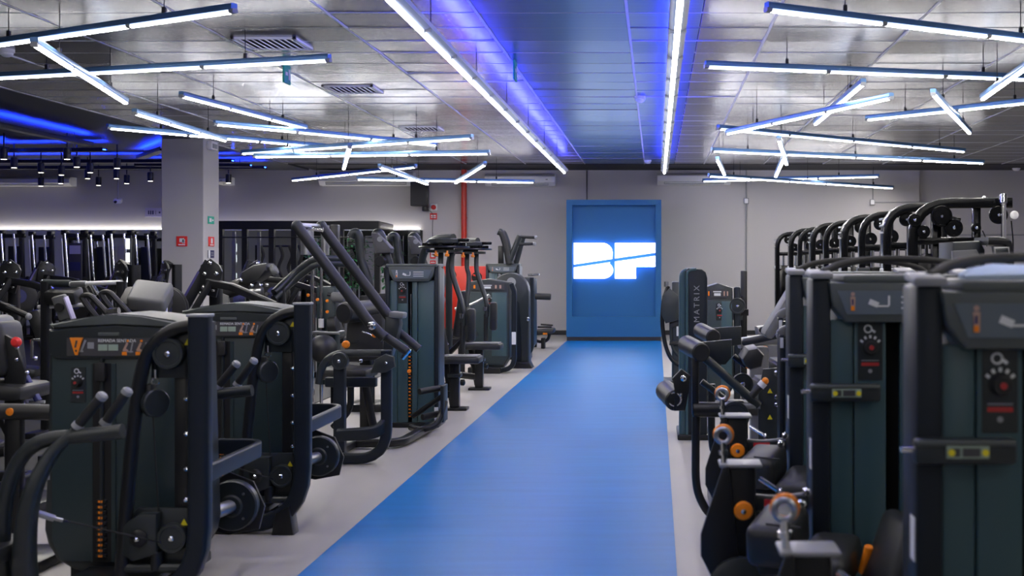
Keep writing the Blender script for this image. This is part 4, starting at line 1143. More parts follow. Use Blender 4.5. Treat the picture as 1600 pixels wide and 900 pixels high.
# ------------------------------------------------------------------ right row: roller machine
T = thing('roller_machine', 'black machine with cylindrical roller pads and a diagonal tube beside the runner right edge', 'gym machine', (.45, 7.4, 0))
Y = 7.2
q = lambda px, py, d=0: P(px, py, Y+d)
part('front_loop', B().sweep(smooth([q(1088, 640), q(1087, 700), q(1088, 755), q(1097, 785), q(1115, 806), q(1160, 815)]), .05, n=12), 'black_metal', T)
part('rear_loop', B().sweep(smooth([q(1112, 600, .7), q(1112, 680, .7), q(1118, 710, .7), q(1140, 730, .7)]), .05, n=12), 'black_metal', T)
part('mast', B().bx(q(1081, 0).x, q(1092, 0).x, Y-.025, Y+.025, q(0, 650).z, q(0, 548).z, bev=.008), 'black_metal', T)
for (a, b, r, nm, d) in (((1072, 538), (1096, 551), .058, 'roller_pad', 0), ((1094, 516), (1115, 527), .052, 'roller_pad', .7), ((1040, 610), (1056, 626), .065, 'roller_pad', 0)):
    part(nm, B().cyl(q(*a, d+.25), q(*b, d-.05), r, n=20, ch=.008), 'vinyl_pad', T)
part('roller_ring', B().torus(q(1054, 624, -.06), .04, .006, (.3, 1, 0), n=18, k=6), 'chrome', T)
part('link_arm', B().prism([(q(x, y).x, q(x, y).z) for x, y in ((1050, 590), (1064, 575), (1078, 585), (1076, 610), (1070, 640), (1052, 640), (1056, 610))], 'xz', Y-.07, Y-.03, bev=.008), 'black_metal', T)
bolt(T, q(1068, 591, -.08), r=.02)
bolt(T, q(1064, 617, -.08), r=.012)
part('big_plate', B().prism([(q(x, y).x, q(x, y).z) for x, y in ((1090, 537), (1145, 532), (1145, 560), (1135, 572), (1118, 572), (1096, 562))], 'xz', Y+.1, Y+.13, bev=.004), 'graphite', T)
part('rear_plate', B().prism([(q(x, y, .8).x, q(x, y, .8).z) for x, y in ((1112, 514), (1160, 511), (1160, 540), (1130, 545), (1112, 530))], 'xz', Y+.9, Y+.93, bev=.004), 'graphite', T)
part('diagonal_tube', B().cyl(q(1098, 556), q(1186, 634), .027, n=14), 'graphite', T)
part('lower_diagonal', B().cyl(q(1096, 596, .3), q(1136, 626, .3), .02, n=12), 'graphite', T)
part('cross_tube', B().cyl(q(1082, 640), q(1130, 640), .047, n=16, ch=.006), 'black_metal', T)
part('cross_bar', B().cyl(q(1130, 634), q(1188, 634), .02, n=12), 'steel', T)
pulley(T, q(1160, 600, .15), .068)
pulley(T, q(1148, 650, -.05), .09)
part('side_plate', B().prism([(q(x, y).x, q(x, y).z) for x, y in ((1186, 620), (1194, 578), (1218, 576), (1220, 780), (1186, 780))], 'xz', Y+.05, Y+.08, bev=.004), 'graphite', T)
part('warning_mark', tri(B(), q(1203, 611, .048), .016), 'yellow', T)
part('warning_mark', tri(B(), q(1203, 652, .048), .016), 'yellow', T)
a, b = q(1174, 620, -.1), q(1188, 604, -.1)
g = part('hand_grip', B().cyl(a, b, .022, n=12), 'rubber', T)
part('grip_collar', B().cyl(b, b+(b-a)*.4, .026, n=12), 'white_plastic', g)
part('grip_tip', B().ball(b+(b-a)*.55, .022, n=10), 'orange', g)
sp = part('seat_pad', B().prism([(q(x, y).x, q(x, y).z) for x, y in ((1160, 562), (1170, 547), (1185, 544), (1196, 556), (1192, 575), (1174, 580), (1164, 572))], 'xz', Y+.05, Y+.4, bev=.025), 'vinyl_pad', T)
part('pad_strut', B().cyl(q(1146, 556, .2), q(1166, 572, .2), .018, n=10), 'black_metal', T)
part('base', B().bx(q(1115, 0).x, q(1230, 0).x, Y-.1, Y+.9, 0, .1, bev=.01), 'black_metal', T)
part('post', B().bx(q(1140, 0).x, q(1165, 0).x, Y+.1, Y+.2, .05, .75, bev=.01), 'black_metal', T)
for py in (585, 620, 632, 582):
    bolt(T, q(1213, py, .03), r=.014)
# the two mid frames behind the middle tower
for (px, py, Y, lab) in ((1216, 488, 6.9, 'dark square frame with pale top bar behind the leg curl towers, the higher one'), (1218, 515, 6.35, 'dark square frame with pale top bar behind the leg curl towers, the lower one')):
    q = lambda a, b, d=0: P(a, b, Y+d)
    T = thing('pad_frame', lab, 'gym machine', q(px+25, 0)*V((1, 1, 0)), 'square frames behind the leg curl towers')
    part('top_bar', B().sweep([q(px, py+8), q(px+8, py), q(px+60, py-4)], .045, .05, fil=.05), 'vinyl_grey', T)
    part('upright', B().bx(q(px-1, 0).x, q(px+7, 0).x, Y-.03, Y+.03, 0, q(0, py+8).z, bev=.006), 'blue_black', T)
    part('upright', B().bx(q(px+50, 0).x, q(px+58, 0).x, Y-.03, Y+.03, 0, q(0, py).z, bev=.006), 'blue_black', T)
    part('panel', B().bx(q(px+6, 0).x, q(px+52, 0).x, Y-.01, Y+.02, .2, q(0, py+14).z), 'teal_dark', T)
    part('sticker', B().bx(q(px, 0).x, q(px+5, 0).x, Y-.036, Y-.03, q(0, py+28).z, q(0, py+12).z), 'print_white', T)

# ------------------------------------------------------------------ right row: lettered tower and neighbours
T = thing('lettered_tower_machine', 'tall rounded dark tower with vertical white lettering at the runner right edge', 'gym machine', (.34, 10.8, 0))
Y = 10.7
x0, x1 = .215, .465
pr = [(x0+.05, .04), (x0+.05, 1.53), (x0+.075, 1.555), (x1-.05, 1.545), (x1-.015, 1.52), (x1, 1.46), (x1, .04)]
part('shell', B().prism(pr, 'xz', Y, Y+.6, bev=.02), 'blue_black', T)
part('edge_panel', B().sweep([(x0+.03, Y+.12, .04), (x0+.03, Y+.12, 1.515), (x0+.13, Y+.12, 1.525)], .07, .2, fil=.06, up=(0, 1, 0), cr=.02), 'teal_panel', T)
part('edge_rib', B().sweep([(x0+.065, Y+.05, .04), (x0+.065, Y+.05, 1.53), (x0+.15, Y+.05, 1.545)], .025, .12, fil=.05, up=(0, 1, 0)), 'teal_panel', T)
text('lettering', 'MATRIX', .072, ((x0+x1)/2+.03, Y-.004, 1.23), 'print_grey', T, rot=(PI/2, -PI/2, 0), space=1.42)
part('notice', B().bx(x0+.13, x0+.19, Y-.006, Y, .83, .855), 'print_white', T)
part('notice_mark', B().bx(x0+.14, x0+.165, Y-.008, Y-.004, .74, .79), 'print_grey', T)
part('base', B().bx(x0-.02, x1+.03, Y-.02, Y+.62, 0, .05, bev=.01), 'black_metal', T)
T = thing('selector_tower_machine', 'teal weight tower with a small dial, right behind the lettered tower', 'gym machine', (.74, 13.0, 0))
small_placard_tower(T, .50, .86, 13.0, 1.38)
part('side_frame', B().bx(.86, .93, 13.0, 13.12, .0, 1.34, bev=.02), 'blue_black', T)
part('base', B().bx(.5, .9, 13.0, 13.45, 0, .1, bev=.01), 'black_metal', T)
part('pulley_mount', B().bx(.93, 1.02, 13.05, 13.12, 1.02, 1.09), 'black_metal', T)
pulley(T, P(1152, 478, 13.0), .09)
T = thing('post_stand', 'slim square black post beside the conduit, behind the chrome handles', 'gym machine', (1.02, 13.8, 0))
part('post', B().bx(P(1157, 0, 13.8).x, P(1167, 0, 13.8).x, 13.76, 13.84, 0, P(0, 423, 13.8).z, bev=.008), 'black_metal', T)
part('base', B().bx(.85, 1.25, 13.6, 14.0, 0, .05, bev=.01), 'black_metal', T)
part('knob', B().cyl(P(1150, 470, 13.7), P(1158, 462, 13.7), .03, n=10), 'rubber', T)
part('carriage', B().bx(P(1145, 0, 13.7).x, P(1160, 0, 13.7).x, 13.66, 13.76, P(0, 500, 13.7).z, P(0, 488, 13.7).z, bev=.006), 'graphite', T)
# curved-arm machine at the far left of the right row
T = thing('curved_arm_machine', 'black machine with a long curved arm between the blue portal and the lettered tower', 'gym machine', (.25, 15.5, 0))
Y = 15.5
q = lambda px, py, d=0: P(px, py, Y+d)
part('outer_arm', B().sweep(smooth([q(1044, 447), q(1037, 470), q(1035, 505), q(1040, 540), q(1050, 562), q(1064, 572)]), .055, n=12), 'black_metal', T)
part('inner_arm', B().sweep(smooth([q(1050, 455), q(1048, 500), q(1050, 540), q(1060, 556)]), .04, n=10), 'graphite', T)
part('shoulder_plate', B().prism([(q(x, y).x, q(x, y).z) for x, y in ((1035, 462), (1046, 450), (1060, 462), (1058, 500), (1040, 505), (1033, 490))], 'xz', Y-.1, Y-.06, bev=.01), 'graphite', T)
part('cap', B().cyl(q(1041, 448), q(1041, 440), .03, n=12), 'chrome', T)
part('crossbar', B().cyl(q(1048, 508), q(1075, 500), .04, n=10).cyl(q(1046, 536), q(1075, 538), .03, n=10), 'black_metal', T)
part('stack_box', B().bx(q(1050, 0).x, q(1064, 0).x, Y+.0, Y+.35, .05, q(0, 440).z, bev=.02), 'graphite', T)
part('base', B().bx(.1, .5, Y-.1, Y+.5, 0, .06, bev=.01), 'black_metal', T)
part('sticker', B().bx(q(1057, 0).x, q(1060, 0).x, Y-.006, Y, q(0, 525).z, q(0, 510).z), 'print_white', T)

# handle machine with chrome arms in the middle right
def handle_station(X, Y, lab, s=1):
    T = thing('handle_station', lab, 'gym machine', (X, Y, 0), 'pad and handle machines behind the roller machine')
    q = lambda dx, dy, z: V((X+dx*s, Y+dy, z))
    part('column', B().bx(X-.07, X+.07, Y-.06, Y+.06, .05, .95, bev=.015), 'vinyl_grey', T)
    part('head', B().sweep([q(-.16, -.05, .98), q(0, 0, 1.0), q(.2, .06, .99)], .07, .08, fil=.05), 'steel', T)
    for a, b in (((-.14, -.04, .98), (.12, -.3, 1.06)), ((.18, .05, .99), (.34, -.1, 1.05))):
        g = part('grip', B().cyl(q(*a), q(*b), .028, n=12, ch=.004), 'rubber', T)
        part('grip_end', B().ball(q(*b), .03, n=10), 'cap_grey', g)
    part('side_handle', B().sweep(smooth([q(.28, .1, .9), q(.36, .0, 1.08), q(.42, -.1, 1.3)]), .032, n=8), 'black_metal', T)
    part('seat_pad', B().box(q(.1, -.35, .68), (.34, .3, .1), (.1, 0, .2), bev=.035), 'vinyl_pad', T)
    part('seat_edge', B().box(q(.1, -.35, .735), (.28, .24, .02), (.1, 0, .2), bev=.008), 'vinyl_grey', T)
    part('chest_pad', B().box(q(.45, -.2, .8), (.25, .12, .3), (.3, .2, .2), bev=.04), 'vinyl_pad', T)
    part('knob', B().lathe([(.02, 0), (.02, .04), (.03, .05), (0, .06)], q(-.09, -.1, .82), n=10), 'orange', T)
    part('frame', B().sweep([q(.0, -.5, .05), q(0, .5, .05)], .1, .08).sweep([q(.0, 0, .05), q(.6, 0, .05), q(.6, 0, .9)], .08, .08, fil=.15), 'black_metal', T)
    pulley(T, q(.6, -.08, .9), .09)
    part('seat_post', B().bx(X+.06*s, X+.14*s, Y-.4, Y-.3, .04, .66), 'black_metal', T)
    return T
hs = handle_station(.80, 9.2, 'silver-armed handle machine right behind the roller machine')
dup(hs, loc=(1.08, 10.9, 0), label='second silver-armed handle machine, deeper behind the roller machine')
dup(hs, loc=(1.38, 12.4, 0), label='third silver-armed handle machine, by the slim black post')
for (px, py, Y, lab, tilt) in ((1224, 480, 8.6, 'slanting grey backrest pad rising behind the square frames', .55),):
    qq = P(px, py, Y)
    T = thing('incline_bench', lab, 'bench', (qq.x, Y, 0))
    part('backrest', B().box(qq, (.08, .3, .5), (0, tilt, 0), bev=.03), 'vinyl_grey', T)
    part('support', B().sweep([(qq.x+.02, Y, qq.z-.1), (qq.x+.1, Y, .05)], .07, .07), 'black_metal', T)
    part('seat', B().box((qq.x-.3, Y, .55), (.4, .32, .09), bev=.03), 'vinyl_pad', T)
    part('seat_leg', B().bx(qq.x-.34, qq.x-.26, Y-.04, Y+.04, .04, .52), 'black_metal', T)
    part('base', B().bx(qq.x-.5, qq.x+.3, Y-.06, Y+.06, 0, .07, bev=.01), 'black_metal', T)

# ------------------------------------------------------------------ cable stations along the right
def cable_station(X, Y, wide, lab, ztop=2.175, shiny=False):
    T = thing('cable_station', lab, 'gym machine', (X, Y, 0), 'cable stations along the right')
    q = lambda dx, dy, z: V((X+dx, Y+dy, z))
    if shiny:
        part('arch_frame', B().sweep([q(.04, 0, .03), q(.04, 0, ztop), q(wide, 0, ztop)], .20, .085, fil=.3, up=(1, 0, 0), cr=.015), 'gloss_black', T)
        for z in (ztop-.12, ztop-.19, ztop-.26):
            part('frame_band', B().box(q(-.006, 0, z), (.012, .19, .02), bev=.003, seg=1), 'steel', T)
    else:
        part('arch_frame', B().sweep([q(.04, 0, .03), q(.04, 0, ztop-.01), q(wide, 0, ztop-.01)], .075, .09, fil=.34, up=(0, 1, 0), cr=.006), 'gloss_black', T)
    part('rear_upright', B().bx(X+wide-.05, X+wide+.05, Y-.05, Y+.05, .03, ztop, bev=.01), 'gloss_black', T)
    part('shelf_bar', B().bx(X+.05, X+wide, Y-.04, Y+.04, ztop-.43, ztop-.36, bev=.008), 'gloss_black', T)
    part('weight_shroud', B().bx(X+.03, X+wide*.62, Y+.02, Y+.16, .08, ztop-.62, bev=.015), 'gloss_black', T)
    for dx in (.18, .28, .42):
        part('guide_rod', B().cyl(q(dx, .08, ztop-.7), q(dx, .08, ztop-.42), .022, n=10), 'chrome', T)
    pulley(T, q(.25, -.02, ztop-.12), .075, m='gloss_black')
    pulley(T, q(.38, -.02, ztop-.27), .085, m='gloss_black')
    part('cable', B().cyl(q(.31, 0, ztop-.12), q(.3, .0, ztop-.5), .004, n=6), 'gloss_black', T)
    part('rail_strap', B().box(q(.05, -.03, ztop-.66), (.14, .12, .06), bev=.01), 'steel' if shiny else 'graphite', T)
    part('base', B().bx(X-.03, X+wide+.06, Y-.12, Y+.2, 0, .06, bev=.01), 'gloss_black', T)
    return T
CS = [(1420, False, 'nearest cable station, rounded black tube frame right behind the near towers'),
      (1378, True, 'second nearest cable station with a wide banded upright'),
      (1341, False, 'third cable station from the viewer, rounded tube frame'),
      (1313, True, 'fourth cable station from the viewer, wide upright with bright bands'),
      (1286, False, 'fifth cable station from the viewer, tube frame in the middle of the row'),
      (1265, True, 'sixth cable station from the viewer with banded upright'),
      (1246, False, 'seventh cable station from the viewer, tube frame'),
      (1232, True, 'eighth cable station from the viewer, second from the far end'),
      (1211, True, 'farthest cable station, its left edge against the back wall')]
cs0 = cable_station(0, 0, .62, CS[2][2])
cs1 = cable_station(0, 0, .62, CS[1][2], shiny=True)
used = set()
for px, sh, lab in CS[1:]:
    Y = 2.35*F/(px-1025)
    src = cs1 if sh else cs0
    if sh not in used:
        used.add(sh)
        src.location = (2.35, Y, 0)
        src['label'] = lab
    else:
        dup(src, loc=(2.35, Y, 0), label=lab)
# the nearest one has a long top beam with extra pulleys
Y = 11.0
T = thing('cable_station', 'nearest cable station, rounded black frame with a long top beam and many pulleys', 'gym machine', (2.35, Y, 0), 'cable stations along the right')
q = lambda px, py, d=0: P(px, py, Y+d)
part('arch_frame', B().sweep([V((2.40, Y, .03)), q(1425, 318), q(1580, 317)], .095, .085, fil=.36, up=(0, 1, 0), cr=.015), 'gloss_black', T)
part('mid_beam', B().bx(2.4, q(1525, 0).x, Y-.04, Y+.04, q(0, 382).z, q(0, 371).z, bev=.008), 'gloss_black', T)
part('upright', B().bx(q(1459, 0).x, q(1474, 0).x, Y+.06, Y+.14, .05, q(0, 320).z, bev=.01), 'gloss_black', T)
part('upright', B().bx(q(1521, 0).x, q(1533, 0).x, Y+.0, Y+.08, .05, q(0, 320).z, bev=.01), 'gloss_black', T)
for (px, py, r) in ((1471, 338, .10), (1490, 356, .085), (1429, 344, .06), (1443, 362, .06), (1560, 336, .085), (1525, 356, .045)):
    pulley(T, q(px, py, -.07), r, m='gloss_black')
part('pulley_arm', B().sweep([q(1470, 338, -.02), q(1500, 345, -.02)], .05, .05), 'gloss_black', T)
part('chrome_post', B().cyl(q(1568, 400, -.1), q(1568, 310, -.1), .024, n=14), 'chrome', T)
part('post_clamp', B().cyl(q(1568, 318, -.14), q(1568, 305, -.1), .034, n=12).cyl(q(1560, 309, -.1), q(1572, 309, -.1), .02, n=10), 'chrome', T)
part('top_bolt', B().ball(q(1538, 311), .03, n=10), 'chrome', T)
part('end_wheel', B().lathe([(.035, 0), (.04, .02), (.02, .03), (0, .03)], q(1584, 336, -.07), n=14), 'white_plastic', T)
part('cable', B().sweep(smooth([q(1580, 345), q(1583, 380), q(1582, 420), q(1580, 470)]), .012, n=6), 'gloss_black', T)
part('cable', B().sweep(smooth([q(1535, 360), q(1540, 372), q(1542, 385)]), .01, n=6), 'gloss_black', T)
part('weight_shroud', B().prism([(2.44, .1), (2.44, q(0, 405).z), (q(1455, 0).x, q(0, 396).z), (q(1490, 0).x, q(0, 396).z), (q(1490, 0).x, .1)], 'xz', Y+.1, Y+.4, bev=.02), 'gloss_black', T)
for px in (1428, 1437, 1448):
    part('guide_rod', B().cyl(q(px, 400, .2), q(px, 383, .2), .02, n=10), 'chrome', T)
part('base', B().bx(2.32, 3.4, Y-.15, Y+.5, 0, .06, bev=.01), 'gloss_black', T)

T = thing('console_tower', 'dark tower with pale rounded front panel and black hood, behind the nearest tower at right', 'gym machine', (2.0, 7.6, 0))
Y = 7.6
q = lambda px, py, d=0: P(px, py, Y+d)
part('pale_panel', B().prism([(q(x, y).x, q(x, y).z) for x, y in ((1486, 392), (1523, 390), (1528, 400), (1530, 470), (1486, 470))], 'xz', Y-.05, Y, bev=.01), 'vinyl_grey', T)
part('body', B().prism([(q(x, y).x, q(x, y).z) for x, y in ((1489, 378), (1532, 376), (1540, 390), (1543, 700), (1490, 700))], 'xz', Y+.0, Y+.4, bev=.02), 'graphite', T)
part('hood', B().sweep(smooth([q(1533, 377), q(1558, 378), q(1566, 388), q(1568, 440), q(1568, 690)]), .05, .34, up=(0, 1, 0), cr=.02), 'black_metal', T)
part('window', B().prism([(q(x, y).x, q(x, y).z) for x, y in ((1543, 389), (1562, 388), (1564, 404), (1545, 404))], 'xz', Y-.18, Y-.172, bev=.002), 'glass_dark', T)
part('window_rim', B().prism([(q(x, y).x, q(x, y).z) for x, y in ((1541, 386), (1565, 386), (1567, 407), (1543, 407))], 'xz', Y-.172, Y-.15, bev=.006), 'steel', T)
part('red_glow_label', B().bx(q(1494, 0).x, q(1512, 0).x, Y-.054, Y-.05, q(0, 412).z, q(0, 403).z), 'red_label', T)
part('script_print', B().sweep(smooth([q(1545, 420, -.19), q(1550, 424, -.19), q(1555, 420, -.19), q(1560, 425, -.19), q(1566, 421, -.19)]), .008, n=5), 'print_white', T)
part('base', B().bx(q(1488, 0).x, q(1570, 0).x, Y-.18, Y+.4, 0, .3, bev=.01), 'black_metal', T)
part('rear_box', B().bx(q(1568, 0).x, q(1577, 0).x, Y-.05, Y+.1, .2, q(0, 392).z), 'rubber', T)

# ------------------------------------------------------------------ left background: rig by the mirror
T = thing('steel_rig', 'long black steel rig with square posts in front of the mirror, right of the column', 'rig', (-7.1, 23.6, 0))
zt = 2.44
for px in (345, 383, 425, 460, 533, 590):
    x = (px-1025)/F*23.6
    part('post', B().bx(x-.055, x+.055, 23.55, 23.65, 0, zt-.16, bev=.006, seg=1), 'black_metal', T)
for px, y_ in ((611, 25.6),):
    x = (px-1025)/F*y_
    part('post', B().bx(x-.05, x+.05, y_-.05, y_+.05, 0, zt-.16, bev=.006, seg=1), 'black_metal', T)
xa, xb = (340-1025)/F*23.6, (593-1025)/F*23.6
part('top_beam', B().bx(xa, xb, 23.53, 23.67, zt-.17, zt, bev=.006, seg=1), 'black_metal', T)
part('side_beam', B().sweep([(xb-.05, 23.6, zt-.085), (P(611, 0, 25.6).x, 25.6, zt-.085)], .1, .17), 'black_metal', T)
part('wire', B().cyl((xa, 23.5, P(0, 371, 23.6).z), (xb, 23.5, P(0, 371, 23.6).z), .012, n=6), 'black_metal', T)
for px in (365, 404):
    x = (px-1025)/F*24.3
    part('rear_post', B().bx(x-.03, x+.03, 24.3, 24.36, 0, zt-.2), 'steel', T)
# weights by the rig, and plants added for the greenery reflected in the mirror
def rope_rack(X, Y, lab):
    T = thing('rope_rack', lab, 'rack', (X, Y, 0))
    part('rail', B().cyl((X-.3, Y, 1.95), (X+.9, Y, 1.95), .02, n=8), 'black_metal', T)
    part('leg', B().bx(X-.32, X-.28, Y-.03, Y+.03, 0, 1.97), 'black_metal', T)
    part('leg', B().bx(X+.88, X+.92, Y-.03, Y+.03, 0, 1.97), 'black_metal', T)
    for k in range(6):
        x = X-.2+.2*k
        part('hanging_strap', B().sweep(smooth([(x, Y-.03, 1.95), (x+.06, Y-.06, 1.75), (x-.02, Y-.06, 1.5), (x+.07, Y-.06, 1.25), (x, Y-.05, .9+.1*(k % 3))]), .07, n=7), 'rubber', T)
        part('strap_clip', B().cyl((x, Y-.06, .82+.1*(k % 3)), (x+.02, Y-.06, .92+.1*(k % 3)), .03, n=8), 'chrome', T)
    return T
rope_rack(-8.0, 24.6, 'rack of hanging black straps behind the left end of the steel rig')
def standin_tree(X, Y, lab):  # plant put in place of window trees reflected in the mirror
    T = thing('standin_tree', lab, 'plant', (X, Y, 0), 'stand-in plants behind the rig')
    part('pot', B().lathe([(.16, 0), (.2, .38), (.21, .4), (.18, .4), (0, .36)], (X, Y, 0), (0, 0, 1), n=16), 'cap_grey', T)
    part('stem', B().sweep(smooth([(X, Y, .3), (X+.03, Y, .9), (X-.02, Y, 1.5)]), .04, n=8), 'rubber', T)
    b = B()
    for k in range(150):
        a, h, r = random.uniform(0, 2*PI), random.uniform(1.0, 2.2), random.uniform(.05, .26)
        c = V((X+r*math.cos(a), Y+r*math.sin(a)*.5, h))
        d = V((math.cos(a), math.sin(a)*.5, random.uniform(-.8, .3))).normalized()*random.uniform(.08, .13)
        s = V((-math.sin(a), math.cos(a), 0))*.03
        n_ = V((0, 0, .01))
        vs = [b.bm.verts.new(p) for p in (c, c+d*.5+s+n_, c+d, c+d*.5-s+n_)]
        b.bm.faces.new(vs)
    f = part('foliage', b, 'leaf', T)
    f['kind'] = 'stuff'
standin_tree(-7.5, 26.0, 'green leafy stand-in for a mirrored tree, between the second and third rig posts')
standin_tree(-6.7, 26.0, 'green leafy stand-in for a mirrored tree, behind the long padded arms')
standin_tree(-5.95, 26.0, 'green leafy stand-in for a mirrored tree, between the last two rig posts')

# smith machines before the mirror at far left
def smith(X, Y, lab, pm_='graphite'):
    T = thing('smith_machine', lab, 'gym machine', (X, Y, 0), 'tall racks before the left mirror')
    q = lambda dx, dy, z: V((X+dx, Y+dy, z))
    for s in (-1, 1):
        part('upright', B().sweep([q(s*.2, .25, .03), q(s*.2-.05, .25, 2.2)], .09, .08, up=(0, 1, 0)), 'black_metal', T)
        part('guide_rod', B().cyl(q(s*.13+.10, .1, .1), q(s*.13-.06, .1, 2.2), .025, n=10), 'chrome', T)
        part('base_foot', B().bx(X+s*.2-.06, X+s*.2+.06, Y-.5, Y+.5, 0, .08, bev=.01), 'black_metal', T)
        part('end_cap', B().bx(X+s*.2-.1, X+s*.2, Y+.15, Y+.3, 2.18, 2.28, bev=.01), 'black_metal', T)
        part('hook_strip', B().cyl(q(s*.17+.06, .05, .2), q(s*.17-.06, .05, 2.1), .014, n=6), 'steel', T)
    part('top_beam', B().bx(X-.27, X+.22, Y+.2, Y+.3, 2.12, 2.2, bev=.01), 'black_metal', T)
    part('back_panel', B().bx(X-.17, X+.14, Y+.32, Y+.38, .3, 1.95, bev=.01), pm_, T)
    part('bar', B().cyl(q(-.27, .02, 1.12), q(.27, .02, 1.12), .02, n=10), 'chrome', T)
    for s in (-1, 1):
        part('plate', B().cyl(q(s*.23, .02, 1.12), q(s*.255, .02, 1.12), .2, n=20, ch=.008), 'rubber', T)
    part('bench', B().box(q(0, -.2, .5), (.22, .6, .1), bev=.03), 'vinyl_pad', T)
    part('bench_leg', B().bx(X-.05, X+.05, Y-.25, Y-.15, .0, .46), 'black_metal', T)
    return T
s0 = smith(P(12, 0, 24.2).x, 24.2, 'tall black rack at the left edge in front of the mirror')
for k_, (px, lab) in enumerate(((60, 'second tall black rack from the left edge in front of the mirror'), (112, 'third tall black rack from the left edge in front of the mirror'), (152, 'fourth tall black rack from the left, middle of the mirror row'), (185, 'fifth tall black rack from the left in front of the mirror'), (222, 'tall black rack nearest the column in front of the mirror'))):
    y_ = (25.3, 24.1, 25.2, 24.2, 25.3)[k_]
    if k_ == 3:
        s1 = smith(P(px, 0, y_).x, y_, lab, 'wall_paint')
        continue
    dup(s0 if k_ != 1 else s0, loc=(P(px, 0, y_).x, y_, 0), label=lab)
# poster board and bright tube sculpture among the racks
q = P(118, 400, 23.6)
T = thing('poster_stand', 'violet and brown poster board among the tall racks', 'poster', (q.x, 23.6, 0))
part('board', B().bx(q.x-.13, q.x+.13, 23.58, 23.62, 1.05, 2.0, bev=.006), 'label_dark', T)
part('print_band', B().bx(q.x-.11, q.x+.11, 23.575, 23.582, 1.78, 1.95), 'sign_violet', T)
part('print_band', B().bx(q.x-.11, q.x+.11, 23.575, 23.582, 1.45, 1.62), 'navy', T)
part('print_line', B().bx(q.x-.06, q.x+.08, 23.572, 23.578, 1.27, 1.285), 'print_white', T)
part('leg', B().bx(q.x-.02, q.x+.02, 23.6, 23.64, 0, 1.1), 'black_metal', T)
q = P(200, 410, 23.4)
T = thing('light_column', 'slim vertical light with blue-white glow among the racks left of the column', 'lamp', (q.x, 23.4, 0))
part('pole', B().bx(q.x-.04, q.x+.04, 23.42, 23.5, 0, 2.15, bev=.008), 'black_metal', T)
for k, (z0_, z1_) in enumerate(((1.88, 2.08), (1.62, 1.8), (1.22, 1.35), (.95, 1.12))):
    part('glow_bar', B().cyl((q.x, 23.39, z0_), (q.x, 23.39, z1_), .035, n=12), 'logo_glow', T)

# ------------------------------------------------------------------ left background: plate-loaded machines
def plate_machine(X, Y, lab, h=1.35, mirror=1):
    T = thing('plate_machine', lab, 'gym machine', (X, Y, 0), 'black plate-loaded machines on the rubber floor')
    s = mirror
    q = lambda dx, dy, z: V((X+dx*s, Y+dy, z))
    part('main_upright', B().sweep([q(0, .2, .05), q(0, .2, h)], .10, .12), 'black_metal', T)
    part('angled_rail', B().sweep([q(-.55, -.1, .55), q(-.02, .1, h+.03)], .08, .1), 'black_metal', T)
    part('second_rail', B().sweep([q(-.5, -.25, .4), q(.05, -.05, h-.15)], .05, .06), 'black_metal', T)
    for k in range(4):
        bolt(T, q(-.46+.13*k, -.15+.05*k, .62+(h-.6)*k/4.2), r=.016)
    pl = part('gusset', B().prism([(X+s*-.09, h-.26), (X+s*.07, h-.30), (X+s*.13, h-.06), (X+s*.10, h+.0), (X+s*.02, h+.06), (X+s*-.07, h+.0)], 'xz', Y+.0, Y+.03, bev=.004), 'black_metal', T)
    for dx, dz in ((-.04, -.21), (.05, -.23), (-.03, -.08), (.08, -.08), (.02, .02)):
        bolt(pl, q(dx, -.004, h+dz), r=.02)
    part('lever_arm', B().sweep([q(.0, .0, h-.16), q(.3, -.2, h-.20), q(.75, -.4, h-.36)], .06, .07, fil=.2), 'black_metal', T)
    g = part('grip', B().cyl(q(.70, -.4, h-.33), q(.85, -.45, h-.40), .025, n=10), 'rubber', T)
    part('grip_end', B().ball(q(.86, -.453, h-.405), .028, n=10), 'cap_grey', g)
    horn = part('plate_horn', B().cyl(q(-.3, -.1, h-.4), q(-.3, -.48, h-.4), .025, n=12), 'chrome', T)
    for k in range(2):
        part('weight_disc', B().lathe([(.02, 0), (.19, 0), (.21, .01), (.21, .03), (.19, .04), (.06, .045), (.03, .03)], q(-.3, -.2-.06*k, h-.4), n=26), 'rubber', horn)
    part('disc_label', B().lathe([(.09, 0), (.09, .006), (.0, .006)], q(-.3, -.30, h-.4), n=18), 'navy', horn)
    part('backrest', B().box(q(.35, .1, .82), (.14, .34, .6), (0, -.35*s, 0), bev=.04), 'vinyl_pad', T)
    part('seat', B().box(q(.15, -.1, .48), (.4, .36, .1), (0, .12*s, 0), bev=.035), 'vinyl_pad', T)
    part('accent_stripe', B().sweep([q(-.56, -.16, .58), q(-.1, .035, h-.06)], .012, .022), 'accent_violet', T)
    part('base_beam', B().sweep([q(-.6, 0, .05), q(.6, 0, .05)], .09, .08).sweep([q(-.55, -.45, .05), q(-.55, .4, .05)], .08, .08).sweep([q(.5, -.45, .05), q(.5, .4, .05)], .08, .08), 'black_metal', T)
    part('seat_post', B().sweep([q(.15, -.1, .05), q(.15, -.1, .45)], .08, .08), 'black_metal', T)
    k = part('pop_pin', B().lathe([(.01, 0), (.01, .04), (.018, .045), (.018, .06), (0, .065)], q(.05, .0, .6), n=12), 'red_paint' if mirror > 0 else 'orange', T)
    return T
pm = plate_machine(P(325, 0, 11.0).x, 11.0, 'black plate-loaded machine with bolted gusset just before the column base', 1.58)
